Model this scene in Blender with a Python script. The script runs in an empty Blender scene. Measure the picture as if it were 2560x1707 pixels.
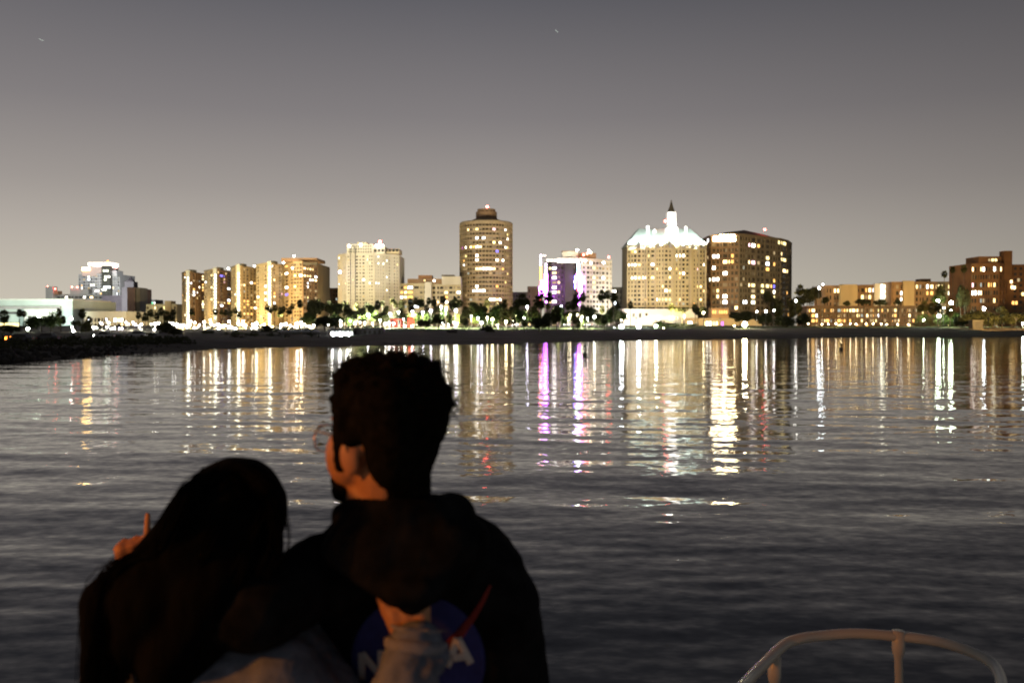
import bpy, bmesh, math, random
import numpy as np
from mathutils import Vector, Matrix, Euler
from mathutils.bvhtree import BVHTree

random.seed(7)
SC = bpy.context.scene
COL = SC.collection
PI = math.pi

# ------------------------------------------------------------------ camera
CAM_Z = 4.0
DECK_Z = CAM_Z - 1.75
F = 2200.0
HOR = 818.0
PITCH = math.atan((853.5 - HOR) / F)
cam_d = bpy.data.cameras.new("camera")
cam = bpy.data.objects.new("camera", cam_d)
COL.objects.link(cam)
cam.location = (0, 0, CAM_Z)
cam.rotation_euler = (PI / 2 - PITCH, 0, 0)
cam_d.sensor_width = 36
cam_d.lens = 36 * F / 2560
cam_d.clip_start = 0.05
cam_d.clip_end = 9000
cam_d.dof.use_dof = True
cam_d.dof.focus_distance = 5.6
cam_d.dof.aperture_fstop = 3.1
cam_d.dof.aperture_blades = 0
SC.camera = cam

# ------------------------------------------------------------------ world: city glow in a night sky
W = bpy.data.worlds.new("World")
SC.world = W
W.use_nodes = True
nt = W.node_tree
nt.nodes.clear()
N = nt.nodes.new
L = nt.links.new
out = N('ShaderNodeOutputWorld'); bg = N('ShaderNodeBackground')
tc = N('ShaderNodeTexCoord'); sep = N('ShaderNodeSeparateXYZ')
L(tc.outputs['Generated'], sep.inputs[0])
ramp = N('ShaderNodeValToRGB')
absz = N('ShaderNodeMath'); absz.operation = 'ABSOLUTE'
L(sep.outputs['Z'], absz.inputs[0])
L(absz.outputs[0], ramp.inputs[0])
stops = [(0.0, (.610, .555, .460)), (.05, (.545, .498, .420)), (.10, (.452, .410, .366)), (.15, (.345, .313, .292)),
         (.23, (.224, .207, .210)), (.35, (.114, .112, .127)), (.6, (.060, .064, .084)), (1.0, (.042, .047, .066))]
cr = ramp.color_ramp
while len(cr.elements) < len(stops):
    cr.elements.new(.5)
for e, (p, c) in zip(cr.elements, stops):
    e.position = p; e.color = (*c, 1)
# the glow lies over the town (ahead, a little left) and thins out over the sea behind the boat
dot = N('ShaderNodeVectorMath'); dot.operation = 'DOT_PRODUCT'
L(tc.outputs['Generated'], dot.inputs[0])
dot.inputs[1].default_value = (-.62, .784, 0)
mr = N('ShaderNodeMapRange')
L(dot.outputs['Value'], mr.inputs['Value'])
mr.inputs['From Min'].default_value = -1; mr.inputs['From Max'].default_value = 1
tint = N('ShaderNodeValToRGB'); tint.color_ramp.interpolation = 'B_SPLINE'
te = tint.color_ramp.elements
for k in range(3): te.new(.5)
for e, (p, v) in zip(te, ((0, .46), (.45, .48), (.66, .60), (.86, 1.02), (1, 1.05))):
    e.position = p; e.color = (v, v, v * 1.0, 1)
L(mr.outputs[0], tint.inputs[0])
mul = N('ShaderNodeMixRGB'); mul.blend_type = 'MULTIPLY'; mul.inputs[0].default_value = 1
L(ramp.outputs[0], mul.inputs[1]); L(tint.outputs[0], mul.inputs[2])
L(mul.outputs[0], bg.inputs[0])
bg.inputs[1].default_value = 1.0
L(bg.outputs[0], out.inputs[0])

SC.view_settings.view_transform = 'Standard'
SC.view_settings.look = 'None'
SC.view_settings.exposure = 0
SC.view_settings.gamma = 1
SC.view_settings.use_curve_mapping = False
SC.render.engine = 'CYCLES'
SC.cycles.max_bounces = 5
SC.cycles.diffuse_bounces = 2
SC.cycles.glossy_bounces = 3
SC.cycles.sample_clamp_indirect = 30
SC.cycles.use_denoising = True
SC.cycles.caustics_reflective = False
SC.cycles.caustics_refractive = False

# ------------------------------------------------------------------ coordinates
def at(px, py, Y):
    """point on the sight line of a photograph position, Y metres ahead of the camera"""
    u = (px - 1280) / F; v = (py - 853.5) / F
    c, s = math.cos(PITCH), math.sin(PITCH)
    dy = c - v * s; dz = -s - v * c
    k = Y / dy
    return Vector((u * k, Y, CAM_Z + dz * k))

def X(px, Y):
    return (px - 1280) / F * Y

def zof(py, Y):
    return at(1280, py, Y).z

# ------------------------------------------------------------------ mesh helpers
class MB:
    def __init__(s):
        s.v = []; s.f = []
    def add(s, vs, fs):
        n = len(s.v)
        s.v += [tuple(p) for p in vs]
        s.f += [tuple(i + n for i in f) for f in fs]
    def hexa(s, p):
        s.add(p, [(0, 3, 2, 1), (4, 5, 6, 7), (0, 1, 5, 4), (1, 2, 6, 5), (2, 3, 7, 6), (3, 0, 4, 7)])
    def box(s, x0, x1, y0, y1, z0, z1):
        s.hexa([(x0, y0, z0), (x1, y0, z0), (x1, y1, z0), (x0, y1, z0), (x0, y0, z1), (x1, y0, z1), (x1, y1, z1), (x0, y1, z1)])
    def obox(s, o, d, n, t0, t1, z0, z1, d0, d1):
        """box along direction d from o, between t0..t1, pushed out along n by d0..d1"""
        q = []
        for z in (z0, z1):
            for t, e in ((t0, d1), (t1, d1), (t1, d0), (t0, d0)):
                q.append((o[0] + d[0] * t + n[0] * e, o[1] + d[1] * t + n[1] * e, z))
        s.hexa(q)
    def prism(s, poly, z0, z1):
        n = len(poly)
        vs = [(p[0], p[1], z0) for p in poly] + [(p[0], p[1], z1) for p in poly]
        fs = [tuple(range(n))[::-1], tuple(range(n, 2 * n))]
        for i in range(n):
            j = (i + 1) % n
            fs.append((i, j, n + j, n + i))
        s.add(vs, fs)
    def tube(s, pts, rad, k=8, closed=False):
        pts = [Vector(p) for p in pts]
        m = len(pts)
        if not hasattr(rad, '__len__'):
            rad = [rad] * m
        rings = []
        up = Vector((0, 0, 1))
        for i, p in enumerate(pts):
            a = pts[(i - 1) % m] if (closed or i > 0) else p
            b = pts[(i + 1) % m] if (closed or i < m - 1) else p
            t = (b - a).normalized()
            ref = up if abs(t.dot(up)) < .95 else Vector((1, 0, 0))
            e1 = t.cross(ref).normalized(); e2 = t.cross(e1)
            rings.append([p + (e1 * math.cos(2 * PI * j / k) + e2 * math.sin(2 * PI * j / k)) * rad[i] for j in range(k)])
        vs = [q for r in rings for q in r]; fs = []
        for i in range(m if closed else m - 1):
            i2 = (i + 1) % m
            for j in range(k):
                j2 = (j + 1) % k
                fs.append((i * k + j, i2 * k + j, i2 * k + j2, i * k + j2))
        if not closed:
            fs.append(tuple(range(k))); fs.append(tuple((m - 1) * k + j for j in range(k))[::-1])
        s.add(vs, fs)
    def lathe(s, c, prof, k=16):
        """profile of (radius, z) turned about the vertical through c"""
        vs = []; fs = []
        for r, z in prof:
            for j in range(k):
                a = 2 * PI * j / k
                vs.append((c[0] + r * math.cos(a), c[1] + r * math.sin(a), c[2] + z))
        m = len(prof)
        for i in range(m - 1):
            for j in range(k):
                j2 = (j + 1) % k
                fs.append((i * k + j, i * k + j2, (i + 1) * k + j2, (i + 1) * k + j))
        fs.append(tuple(range(k))[::-1]); fs.append(tuple((m - 1) * k + j for j in range(k)))
        s.add(vs, fs)
    def ball(s, c, r, k=10, m=6):
        if not hasattr(r, '__len__'):
            r = (r, r, r)
        vs = [(c[0], c[1], c[2] - r[2])]
        for i in range(1, m):
            t = PI * i / m
            for j in range(k):
                a = 2 * PI * j / k
                vs.append((c[0] + r[0] * math.sin(t) * math.cos(a), c[1] + r[1] * math.sin(t) * math.sin(a), c[2] - r[2] * math.cos(t)))
        vs.append((c[0], c[1], c[2] + r[2]))
        fs = []
        for j in range(k):
            fs.append((0, 1 + (j + 1) % k, 1 + j))
            e = 1 + (m - 2) * k
            fs.append((len(vs) - 1, e + j, e + (j + 1) % k))
        for i in range(m - 2):
            for j in range(k):
                a = 1 + i * k
                fs.append((a + j, a + (j + 1) % k, a + k + (j + 1) % k, a + k + j))
        s.add(vs, fs)
    def mesh(s, name, off=(0, 0, 0), smooth=False):
        me = bpy.data.meshes.new(name)
        me.from_pydata([(p[0] - off[0], p[1] - off[1], p[2] - off[2]) for p in s.v], [], s.f)
        me.validate()
        if smooth:
            me.polygons.foreach_set('use_smooth', [True] * len(me.polygons))
        return me

def wloc(o):
    p = Vector((0, 0, 0))
    while o is not None:
        p = p + Vector(o.location); o = o.parent
    return p

def link(name, me, m=None, parent=None, label=None, kind=None, loc=None):
    o = bpy.data.objects.new(name, me)
    COL.objects.link(o)
    if me is not None and m is not None and not me.materials:
        me.materials.append(m)
    if parent is not None:
        o.parent = parent
    if loc is not None:
        o.location = loc
    if label: o['label'] = label
    if kind: o['kind'] = kind
    return o

def part(name, mb, m, parent, label=None, kind=None, smooth=False):
    return link(name, mb.mesh(name, wloc(parent), smooth), m, parent, label, kind)

def thing(name, label, cat, loc=(0, 0, 0), group=None, kind=None):
    o = link(name, None)
    o.location = loc
    o['label'] = label; o['category'] = cat
    if group: o['group'] = group
    if kind: o['kind'] = kind
    return o

def tag(o, label, cat, group=None):
    o['label'] = label; o['category'] = cat
    if group: o['group'] = group
    return o

# ------------------------------------------------------------------ materials
M = {}
def mat(name, col, rough=.7, var=.18, scale=.4, spec=.3, metal=0, bump=0, stretch=(1, 1, 1)):
    m = bpy.data.materials.new(name); m.use_nodes = True
    t = m.node_tree; b = t.nodes['Principled BSDF']
    b.inputs['Roughness'].default_value = rough
    b.inputs['Specular IOR Level'].default_value = spec
    b.inputs['Metallic'].default_value = metal
    g = t.nodes.new('ShaderNodeNewGeometry'); mp = t.nodes.new('ShaderNodeMapping')
    mp.inputs['Scale'].default_value = stretch
    t.links.new(g.outputs['Position'], mp.inputs[0])
    n = t.nodes.new('ShaderNodeTexNoise'); n.inputs['Scale'].default_value = scale; n.inputs['Detail'].default_value = 5
    t.links.new(mp.outputs[0], n.inputs['Vector'])
    r = t.nodes.new('ShaderNodeValToRGB')
    r.color_ramp.elements[0].position = .3; r.color_ramp.elements[1].position = .7
    r.color_ramp.elements[0].color = (*[c * (1 - var) for c in col], 1)
    r.color_ramp.elements[1].color = (*[min(1, c * (1 + var)) for c in col], 1)
    t.links.new(n.outputs['Fac'], r.inputs[0]); t.links.new(r.outputs[0], b.inputs['Base Color'])
    if bump:
        bp = t.nodes.new('ShaderNodeBump'); bp.inputs['Strength'].default_value = bump; bp.inputs['Distance'].default_value = .02
        t.links.new(n.outputs['Fac'], bp.inputs['Height']); t.links.new(bp.outputs[0], b.inputs['Normal'])
    M[name] = m
    return m

def emat(name, col, strength, sampled=False):
    m = bpy.data.materials.new(name); m.use_nodes = True
    t = m.node_tree; t.nodes.clear()
    o = t.nodes.new('ShaderNodeOutputMaterial'); e = t.nodes.new('ShaderNodeEmission')
    e.inputs[0].default_value = (*col, 1); e.inputs[1].default_value = strength
    t.links.new(e.outputs[0], o.inputs[0])
    m.cycles.emission_sampling = 'AUTO' if sampled else 'NONE'
    M[name] = m
    return m

V3 = (1, 1, .25)
mat('cream', (.52, .45, .30), .8, .10, .15, stretch=V3)
mat('cream_pale', (.56, .53, .44), .8, .08, .15, stretch=V3)
mat('tan', (.42, .33, .20), .8, .12, .15, stretch=V3)
mat('brown', (.25, .16, .095), .8, .14, .15, stretch=V3)
mat('brown_dark', (.26, .21, .14), .8, .15, .15, stretch=V3)
mat('brick', (.24, .125, .06), .85, .2, .2)
mat('rose', (.42, .30, .27), .8, .08, .2)
mat('mauve', (.40, .37, .38), .8, .1, .2)
mat('grey_wall', (.36, .35, .33), .8, .1, .15, stretch=V3)
mat('grey_dark', (.10, .095, .10), .7, .15, .2)
mat('dark_plum', (.06, .05, .06), .6, .15, .2)
mat('white_wall', (.66, .65, .62), .7, .06, .2)
mat('teal_wall', (.50, .56, .54), .6, .08, .1)
mat('copper_green', (.44, .53, .49), .5, .12, .5)
mat('slate', (.10, .09, .07), .6, .2, .3)
mat('curtain', (.34, .30, .24), .9, .25, .3)
mat('glass', (.05, .047, .042), .18, .3, .3, spec=.5)
mat('glass_brown', (.085, .066, .045), .25, .3, .3, spec=.4)
mat('sand', (.12, .10, .078), .95, .25, .08)
mat('paving', (.26, .24, .20), .9, .15, .2)
mat('soil', (.055, .047, .036), .95, .35, .12)
mat('lawn', (.06, .085, .03), .95, .3, .15)
mat('asphalt', (.05, .05, .05), .9, .2, .3)
mat('rock', (.055, .05, .043), .9, .35, .6)
mat('leaf_dark', (.055, .060, .024), .7, .35, .5)
mat('leaf_olive', (.085, .088, .03), .7, .35, .5)
mat('leaf_green', (.075, .12, .028), .7, .35, .5)
mat('bark', (.10, .08, .06), .9, .3, .6)
mat('post', (.16, .16, .16), .5, .1, 1, metal=.3)
mat('canvas', (.62, .62, .60), .8, .06, 1)
mat('red_paint', (.45, .05, .03), .5, .1, 1)
mat('car_white', (.6, .6, .6), .3, .05, 1, spec=.5)
mat('car_dark', (.04, .045, .06), .3, .1, 1, spec=.5)
mat('car_red', (.3, .03, .02), .3, .1, 1, spec=.5)
mat('car_silver', (.35, .36, .38), .35, .05, 1, metal=.5)
mat('rubber', (.02, .02, .02), .8, .1, 1)

for nm, c, s in (('win_white', (1, .93, .78), 8.5), ('win_cool', (.86, .93, 1), 6), ('win_warm', (1, .74, .36), 4.2),
                 ('win_orange', (1, .52, .14), 2.6), ('win_yellow', (1, .80, .34), 2.8), ('win_dim', (1, .74, .38), .62),
                 ('win_dimcool', (.8, .9, .8), .6), ('win_blue', (.18, .16, 1), 3), ('win_purple', (.8, .15, 1), 3),
                 ('win_red', (1, .12, .06), 2.5), ('win_green', (.2, 1, .45), 1.6), ('win_flood', (1, .84, .48), 55),
                 ('win_pink', (1, .62, .72), 3.4), ('win_pale', (.95, 1, .72), 5)):
    emat(nm, c, s)
for nm, c, s in (('lamp_white', (1, .97, .88), 42), ('lamp_violet', (.80, .74, 1), 50), ('lamp_sodium', (1, .74, .30), 55),
                 ('lamp_cool', (.88, .97, 1), 130), ('lamp_warm', (1, .84, .50), 45), ('lamp_flood', (1, .86, .52), 260),
                 ('lamp_green', (.85, 1, .72), 150), ('beacon_red', (1, .10, .07), 40), ('lamp_amber', (1, .25, .03), 9),
                 ('lamp_small', (1, .95, .82), 22), ('lamp_tail', (1, .06, .03), 4), ('lamp_magenta', (1, .1, .8), 2.2)):
    emat(nm, c, s, True)
emat('sign_amber', (1, .60, .18), 30)
for nm, c, s in (('neon_white', (.95, .70, 1), 9), ('neon_violet', (.62, .14, 1), 42), ('neon_blue', (.24, .2, 1), 30),
                 ('neon_red', (1, .10, .12), 14), ('neon_orange', (1, .42, .08), 9), ('neon_cyan', (.5, .75, 1), 14),
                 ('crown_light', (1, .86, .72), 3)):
    emat(nm, c, s, True)

# ------------------------------------------------------------------ ground
SHORE = [(-900, 70), (-300, 82), (0, 99), (200, 120), (420, 149), (620, 170), (870, 185), (1250, 208), (1530, 262), (1800, 290), (2030, 330), (2300, 365), (2560, 385), (2900, 400), (3600, 420)]
def lerp_tab(tab, x):
    if x <= tab[0][0]: return tab[0][1]
    for (a, va), (b, vb) in zip(tab, tab[1:]):
        if x <= b:
            return va + (vb - va) * (x - a) / (b - a)
    return tab[-1][1]
def shore(px): return lerp_tab(SHORE, px)
TOPD = [(-900, 85), (0, 114), (420, 166), (560, 190), (880, 235), (960, 340), (1280, 366), (1530, 380), (2000, 430), (2560, 450), (3600, 460)]
TOPZ = [(-900, 1.5), (0, 1.5), (420, 1.4), (560, 1.2), (880, 1.1), (960, 2.2), (1280, 2.5), (1530, 2.9), (2000, 3.6), (2560, 4.0), (3600, 4.0)]
def ground(px, d):
    d0 = shore(px); dt = lerp_tab(TOPD, px); zt = lerp_tab(TOPZ, px)
    if d < d0: return -.25 * min(8, d0 - d)
    if d < dt: return zt * ((d - d0) / (dt - d0)) ** .8
    if d < 520: return zt + (5 - zt) * ((d - dt) / (520 - dt)) ** (2.6 if px < 880 else (1.0 if px > 960 else 2.6 - 1.6 * (px - 880) / 80))
    return 5.0
def gxy(x, y):
    return ground(1280 + F * x / y, y)

def terrain(name, pxs, rows, m, lift=0):
    vs = []; fs = []
    for i in range(len(rows(pxs[0]))):
        for p in pxs:
            d = rows(p)[i]
            z = ground(p, d) + lift
            if 2 < d - shore(p) < 260:
                z += .12 * math.sin(d * .31 + p * .021) * math.sin(p * .013)
            vs.append((X(p, d), d, z))
    n = len(pxs)
    for i in range(len(rows(pxs[0])) - 1):
        for j in range(n - 1):
            fs.append((i * n + j, i * n + j + 1, (i + 1) * n + j + 1, (i + 1) * n + j))
    mb = MB(); mb.add(vs, fs)
    return link(name, mb.mesh(name, smooth=True), m, kind='structure')

PX = list(range(-900, 3601, 45))
def beach_rows(p):
    d0 = shore(p); dt = lerp_tab(TOPD, p)
    return [d0 - 8, d0 - 2, d0, d0 + 1.5, d0 + 4] + [d0 + 4 + (dt - d0 - 4) * k / 14 for k in range(1, 15)] + [dt + .8]
terrain('beach', PX, beach_rows, M['sand'])
def park_rows(p):
    dt = lerp_tab(TOPD, p)
    return [dt + .8 + (500 - dt - .8) * k / 10 for k in range(11)]
terrain('park_lawn', [p for p in PX if p >= 855], park_rows, M['lawn'])
terrain('bank', [p for p in PX if p <= 855], lambda p: [lerp_tab(TOPD, p) + .8 + (370 - lerp_tab(TOPD, p) - .8) * k / 7 for k in range(8)], M['soil'])
terrain('parking_lot', [p for p in PX if p <= 855], lambda p: [370 + 130 * k / 8 for k in range(9)], M['paving'])
terrain('road', PX, lambda p: [500, 507, 514, 522], M['asphalt'])
terrain('town_ground', PX, lambda p: [522, 700, 1100, 1800, 3200], M['grey_dark'])

# ------------------------------------------------------------------ water: a real wave surface, with ripples in the shader
def make_water():
    pxs = np.linspace(-4200, 6800, 640)
    # finer columns inside the view
    t = np.linspace(-1, 1, 640)
    pxs = 1280 + 1500 * t + 4200 * np.sign(t) * np.abs(t) ** 6
    rows = [2.2]
    while rows[-1] < 470:
        rows.append(rows[-1] * 1.0062)
    rows = np.array(rows)
    Yg, Pg = np.meshgrid(rows, pxs, indexing='ij')
    Xg = (Pg - 1280) / F * Yg
    step = Yg * .0062
    Z = np.zeros_like(Xg)
    rng = np.random.RandomState(11)
    for k in range(46):
        lam = 0.55 * (9.5 / .55) ** rng.rand()
        ang = rng.normal(0.06, .3)
        kx, ky = math.sin(ang) * 2 * PI / lam, math.cos(ang) * 2 * PI / lam
        slope = .0048 * (lam / 2.0) ** -.3
        a = slope * lam / (2 * PI)
        fade = np.clip((lam / (3.5 * step) - 1), 0, 1)
        Z += a * fade * np.sin(kx * Xg + ky * Yg + rng.rand() * 6.28 + .8 * np.sin(.13 * Xg + .09 * Yg + k))
    nr, nc = Xg.shape
    co = np.stack([Xg, Yg, Z], -1).reshape(-1, 3).astype(np.float32)
    idx = np.arange(nr * nc).reshape(nr, nc)
    q = np.stack([idx[:-1, :-1], idx[:-1, 1:], idx[1:, 1:], idx[1:, :-1]], -1).reshape(-1, 4).astype(np.int32)
    me = bpy.data.meshes.new('water')
    me.vertices.add(len(co)); me.vertices.foreach_set('co', co.ravel())
    me.loops.add(q.size); me.loops.foreach_set('vertex_index', q.ravel())
    me.polygons.add(len(q))
    me.polygons.foreach_set('loop_start', np.arange(0, q.size, 4, dtype=np.int32))
    me.polygons.foreach_set('loop_total', np.full(len(q), 4, dtype=np.int32))
    me.polygons.foreach_set('use_smooth', np.ones(len(q), dtype=bool))
    me.update(calc_edges=True)
    m = bpy.data.materials.new('sea_water'); m.use_nodes = True
    t = m.node_tree; b = t.nodes['Principled BSDF']
    b.inputs['Base Color'].default_value = (.006, .008, .011, 1)
    b.inputs['Roughness'].default_value = .05
    b.inputs['IOR'].default_value = 1.38
    g = t.nodes.new('ShaderNodeNewGeometry')
    acc = None
    for sc, stretch, amp in ((.5, (.3, 1, 1), (.012, .020)), (1.7, (.45, 1, 1), (.030, .045)), (6.0, (.6, 1, 1), (.036, .055))):
        mp = t.nodes.new('ShaderNodeMapping'); mp.inputs['Scale'].default_value = stretch
        mp.inputs['Location'].default_value = (sc * 3, sc * 7, 0)
        t.links.new(g.outputs['Position'], mp.inputs[0])
        n = t.nodes.new('ShaderNodeTexNoise'); n.inputs['Scale'].default_value = sc; n.inputs['Detail'].default_value = 2.5
        t.links.new(mp.outputs[0], n.inputs['Vector'])
        s = t.nodes.new('ShaderNodeVectorMath'); s.operation = 'SUBTRACT'; s.inputs[1].default_value = (.5, .5, .5)
        t.links.new(n.outputs['Color'], s.inputs[0])
        ml = t.nodes.new('ShaderNodeVectorMath'); ml.operation = 'MULTIPLY'; ml.inputs[1].default_value = (amp[0] * 2, amp[1] * 2, 0)
        t.links.new(s.outputs[0], ml.inputs[0])
        ad = t.nodes.new('ShaderNodeVectorMath'); ad.operation = 'ADD'
        t.links.new((acc or g.outputs['Normal']), ad.inputs[0]); t.links.new(ml.outputs[0], ad.inputs[1])
        acc = ad.outputs[0]
    nm = t.nodes.new('ShaderNodeVectorMath'); nm.operation = 'NORMALIZE'
    t.links.new(acc, nm.inputs[0]); t.links.new(nm.outputs[0], b.inputs['Normal'])
    link('water', me, m, kind='structure')
make_water()

# rock wall along the near left shore
def make_rocks():
    mb = MB(); rnd = random.Random(3)
    for i in range(620):
        p = rnd.uniform(-700, 470); d0 = shore(p); tp = min(1, max(.22, (470 - p) / 330))
        d = d0 + rnd.uniform(-1, 9) ; r = rnd.uniform(.3, .7) * tp
        z = ground(p, max(d, d0)) + rnd.uniform(-.2, .25)
        b = MB(); b.ball((0, 0, 0), (r, r * rnd.uniform(.6, 1), r * rnd.uniform(.5, .85)), 6, 4)
        rot = Euler((rnd.random(), rnd.random(), rnd.random() * 6)).to_matrix()
        vs = [rot @ (Vector(v) * rnd.uniform(.8, 1.15)) + Vector((X(p, d), d, z)) for v in b.v]
        mb.add(vs, b.f)
    o = link('shore_rocks', mb.mesh('shore_rocks'), M['rock'], kind='stuff')
    o['label'] = 'dark rubble rocks along the near left waterline'; o['category'] = 'rocks'
make_rocks()

# ------------------------------------------------------------------ buildings
PANE = {}
def pane_mesh(mk):
    if mk not in PANE:
        b = MB(); b.box(-.5, .5, -.5, .5, -.5, .5)
        me = b.mesh('window'); me.materials.append(M[mk]); PANE[mk] = me
    return PANE[mk]
BALL = {}
def ball_mesh(mk):
    if mk not in BALL:
        b = MB(); b.ball((0, 0, 0), 1, 12, 8)
        me = b.mesh('globe', smooth=True); me.materials.append(M[mk]); BALL[mk] = me
    return BALL[mk]
def globe(name, p, r, mk, parent):
    o = link(name, ball_mesh(mk), None, parent)
    o.location = Vector(p) - wloc(parent); o.scale = (r, r, r)
    return o

SPANS = []       # (px0, px1, phrase) for the labels of what stands in front
class Bld:
    def __init__(s, name, label, chain, top, depth=24, base=3.5, cat='building', phrase=None):
        s.ch = [(X(p, Y), Y) for p, Y in chain]
        s.front = min(Y for _, Y in chain)
        s.z0 = base
        s.zt = zof(top, s.front)
        cx = sum(p[0] for p in s.ch) / len(s.ch); cy = s.front + depth / 2
        s.t = thing(name, label, cat, (cx, cy, base))
        s.depth = depth
        yb = max(Y for _, Y in chain) + depth
        s.poly = s.ch + [(s.ch[-1][0] * 1.0, yb), (s.ch[0][0] * 1.0, yb)]
        s.cells = []; s.used = set()
        SPANS.append((chain[0][0], chain[-1][0], phrase or label))
    def solid(s, name, m, inset=0, z0=None, z1=None, label=None):
        mb = MB()
        mb.prism(s.poly, s.z0 if z0 is None else z0, s.zt if z1 is None else z1)
        part(name, mb, M[m], s.t, label)
        return s
    def facade(s, wall, floors, cols, pf=.35, sf=.35, glass='glass', proud=.5, zb=None, ztop=None, edges=None, parapet=1.2, lit=.06, cool=.2, seed=1, walls=None, pal=None):
        lit *= .75
        """dark glazing behind a lattice of piers and floor bands; lit panes sit in its cells"""
        z0 = s.z0 if zb is None else zb; zt = s.zt if ztop is None else ztop
        zp = zt - parapet
        mg = MB(); mg.prism(s.poly, s.z0, zt - .3); part('glazing', mg, M[glass], s.t)
        mw = MB(); rnd = random.Random(seed); extra = []; mcur = MB()
        fh = (zp - z0) / floors
        for ei in range(len(s.ch) - 1):
            if edges is not None and ei not in edges: continue
            p0, p1 = Vector(s.ch[ei]), Vector(s.ch[ei + 1])
            if walls and ei in walls:
                extra.append((mw, walls[ei])) ; keep = mw; mw = MB(); extra[-1] = (mw, walls[ei])
            else: keep = None
            d = (p1 - p0); ln = d.length; d /= ln
            n = Vector((d.y, -d.x))
            nc = cols[ei] if hasattr(cols, '__len__') else cols
            wts = [1.0] * nc
            if nc > 2:
                pat = [rnd.choice([.62, .85, 1.0, 1.0, 1.3, 1.55]) for _ in range((nc + 1) // 2)]
                wts = [pat[min(c, nc - 1 - c)] for c in range(nc)]
            tot = sum(wts); bd = [0]
            for w_ in wts: bd.append(bd[-1] + ln * w_ / tot)
            pws = [ln / nc * pf / 2 * rnd.choice([.7, 1, 1, 1.4]) for _ in range(nc + 1)]
            if nc > 2: pws = [pws[min(c, nc - c)] for c in range(nc + 1)]
            for c in range(nc + 1):
                a, b = max(0, bd[c] - pws[c]), min(ln, bd[c] + pws[c])
                mw.obox(p0, d, n, a, b, z0, zp + .05, -.2, proud * (1 if pws[c] < ln / nc * pf * .6 else 1.35))
            sh = fh * sf / 2
            for k in range(floors + 1):
                za, zb_ = max(s.z0, z0 + k * fh - sh), z0 + k * fh + sh
                mw.obox(p0, d, n, .01, ln - .01, za, zb_, -.15, proud - .06)
            mw.obox(p0, d, n, 0, ln, zp, zt, -.3, proud + .15)
            for c in range(nc):
                for k in range(floors):
                    cell = (p0, d, n, bd[c] + pws[c], bd[c + 1] - pws[c + 1], z0 + k * fh + sh, z0 + (k + 1) * fh - sh, len(s.cells))
                    s.cells.append(cell)
                    r = rnd.random()
                    if r < lit:
                        s.pane(cell, rnd.choice(pal or ['win_warm', 'win_yellow', 'win_orange', 'win_white', 'win_warm']) if rnd.random() > cool else 'win_cool')
                    elif r < lit * 2.6:
                        s.pane(cell, 'win_dim' if rnd.random() > .25 else 'win_dimcool')
                    elif r > .72:
                        fr = rnd.choice([.35, .5, 1, 1]); t0_, t1_ = cell[3], cell[4]
                        if rnd.random() < .5: t1_ = t0_ + (t1_ - t0_) * fr
                        else: t0_ = t1_ - (t1_ - t0_) * fr
                        mcur.obox(p0, d, n, t0_ + .03, t1_ - .03, cell[5] + .03 + (cell[6] - cell[5]) * rnd.choice([0, 0, .4]), cell[6] - .03, .02, .09)
            if keep is not None: mw = keep
        # plain sides, back and roof slab
        n_ = len(s.poly)
        mw2 = MB()
        for i in range(len(s.ch) - 1, n_):
            p0, p1 = Vector(s.poly[i]), Vector(s.poly[(i + 1) % n_])
            d = p1 - p0; ln = d.length
            if ln < .1: continue
            d /= ln; nn = Vector((d.y, -d.x))
            mw.obox(p0, d, nn, 0, ln, s.z0, zt, -.25, .2)
        if mw.v: part('wall', mw, M[wall], s.t)
        if mcur.v: part('curtains', mcur, M['curtain'], s.t, kind='stuff')
        for m2, w2 in extra: part('wall', m2, M[w2], s.t)
        mr = MB(); mr.prism(s.poly, zt - .28, zt - .1); part('roof', mr, M['slate'], s.t)
        return s
    def pane(s, cell, mk, shrink=.96):
        p0, d, n, t0, t1, z0, z1, i = cell
        if i in s.used: return
        s.used.add(i)
        c = p0 + d * (t0 + t1) / 2 + n * .1
        o = link('window', pane_mesh(mk), None, s.t)
        o.location = Vector((c.x, c.y, (z0 + z1) / 2)) - s.t.location
        o.scale = ((t1 - t0) * shrink, .12, (z1 - z0) * shrink)
        o.rotation_euler = (0, 0, math.atan2(d.y, d.x))
    def lit(s, pts):
        """light the cells that the photograph shows lit"""
        for px, py, mk in pts:
            best = None
            for cell in s.cells:
                p0, d, n, t0, t1, z0, z1, i = cell
                c = p0 + d * (t0 + t1) / 2
                cx = 1280 + F * c.x / c.y; cy = HOR - ((z0 + z1) / 2 - CAM_Z) * F / c.y
                e = (cx - px) ** 2 + (cy - py) ** 2
                if best is None or e < best[0]: best = (e, cell)
            if best: s.pane(best[1], 'win_' + mk)
        return s
    def block(s, name, px0, px1, py0, py1, m, dy=3, depth=10, label=None, Y=None):
        """a box on or against the building between two photograph rows"""
        Y = s.front + dy if Y is None else Y
        mb = MB(); mb.box(X(px0, Y), X(px1, Y), Y, Y + depth, zof(py1, Y), zof(py0, Y))
        return part(name, mb, M[m], s.t, label)
    def beacon(s, px, py, dy=4, r=.55, mk='beacon_red', name='beacon'):
        Y = s.front + dy
        p = at(px, py, Y)
        g = globe(name, p, r, mk, s.t)
        return g
    def mast(s, px, py0, py1, dy=4, r=.12):
        Y = s.front + dy
        a, b = at(px, py0, Y), at(px, py1, Y)
        mb = MB(); mb.tube([a, b], r, 6); part('mast', mb, M['post'], s.t)

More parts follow.
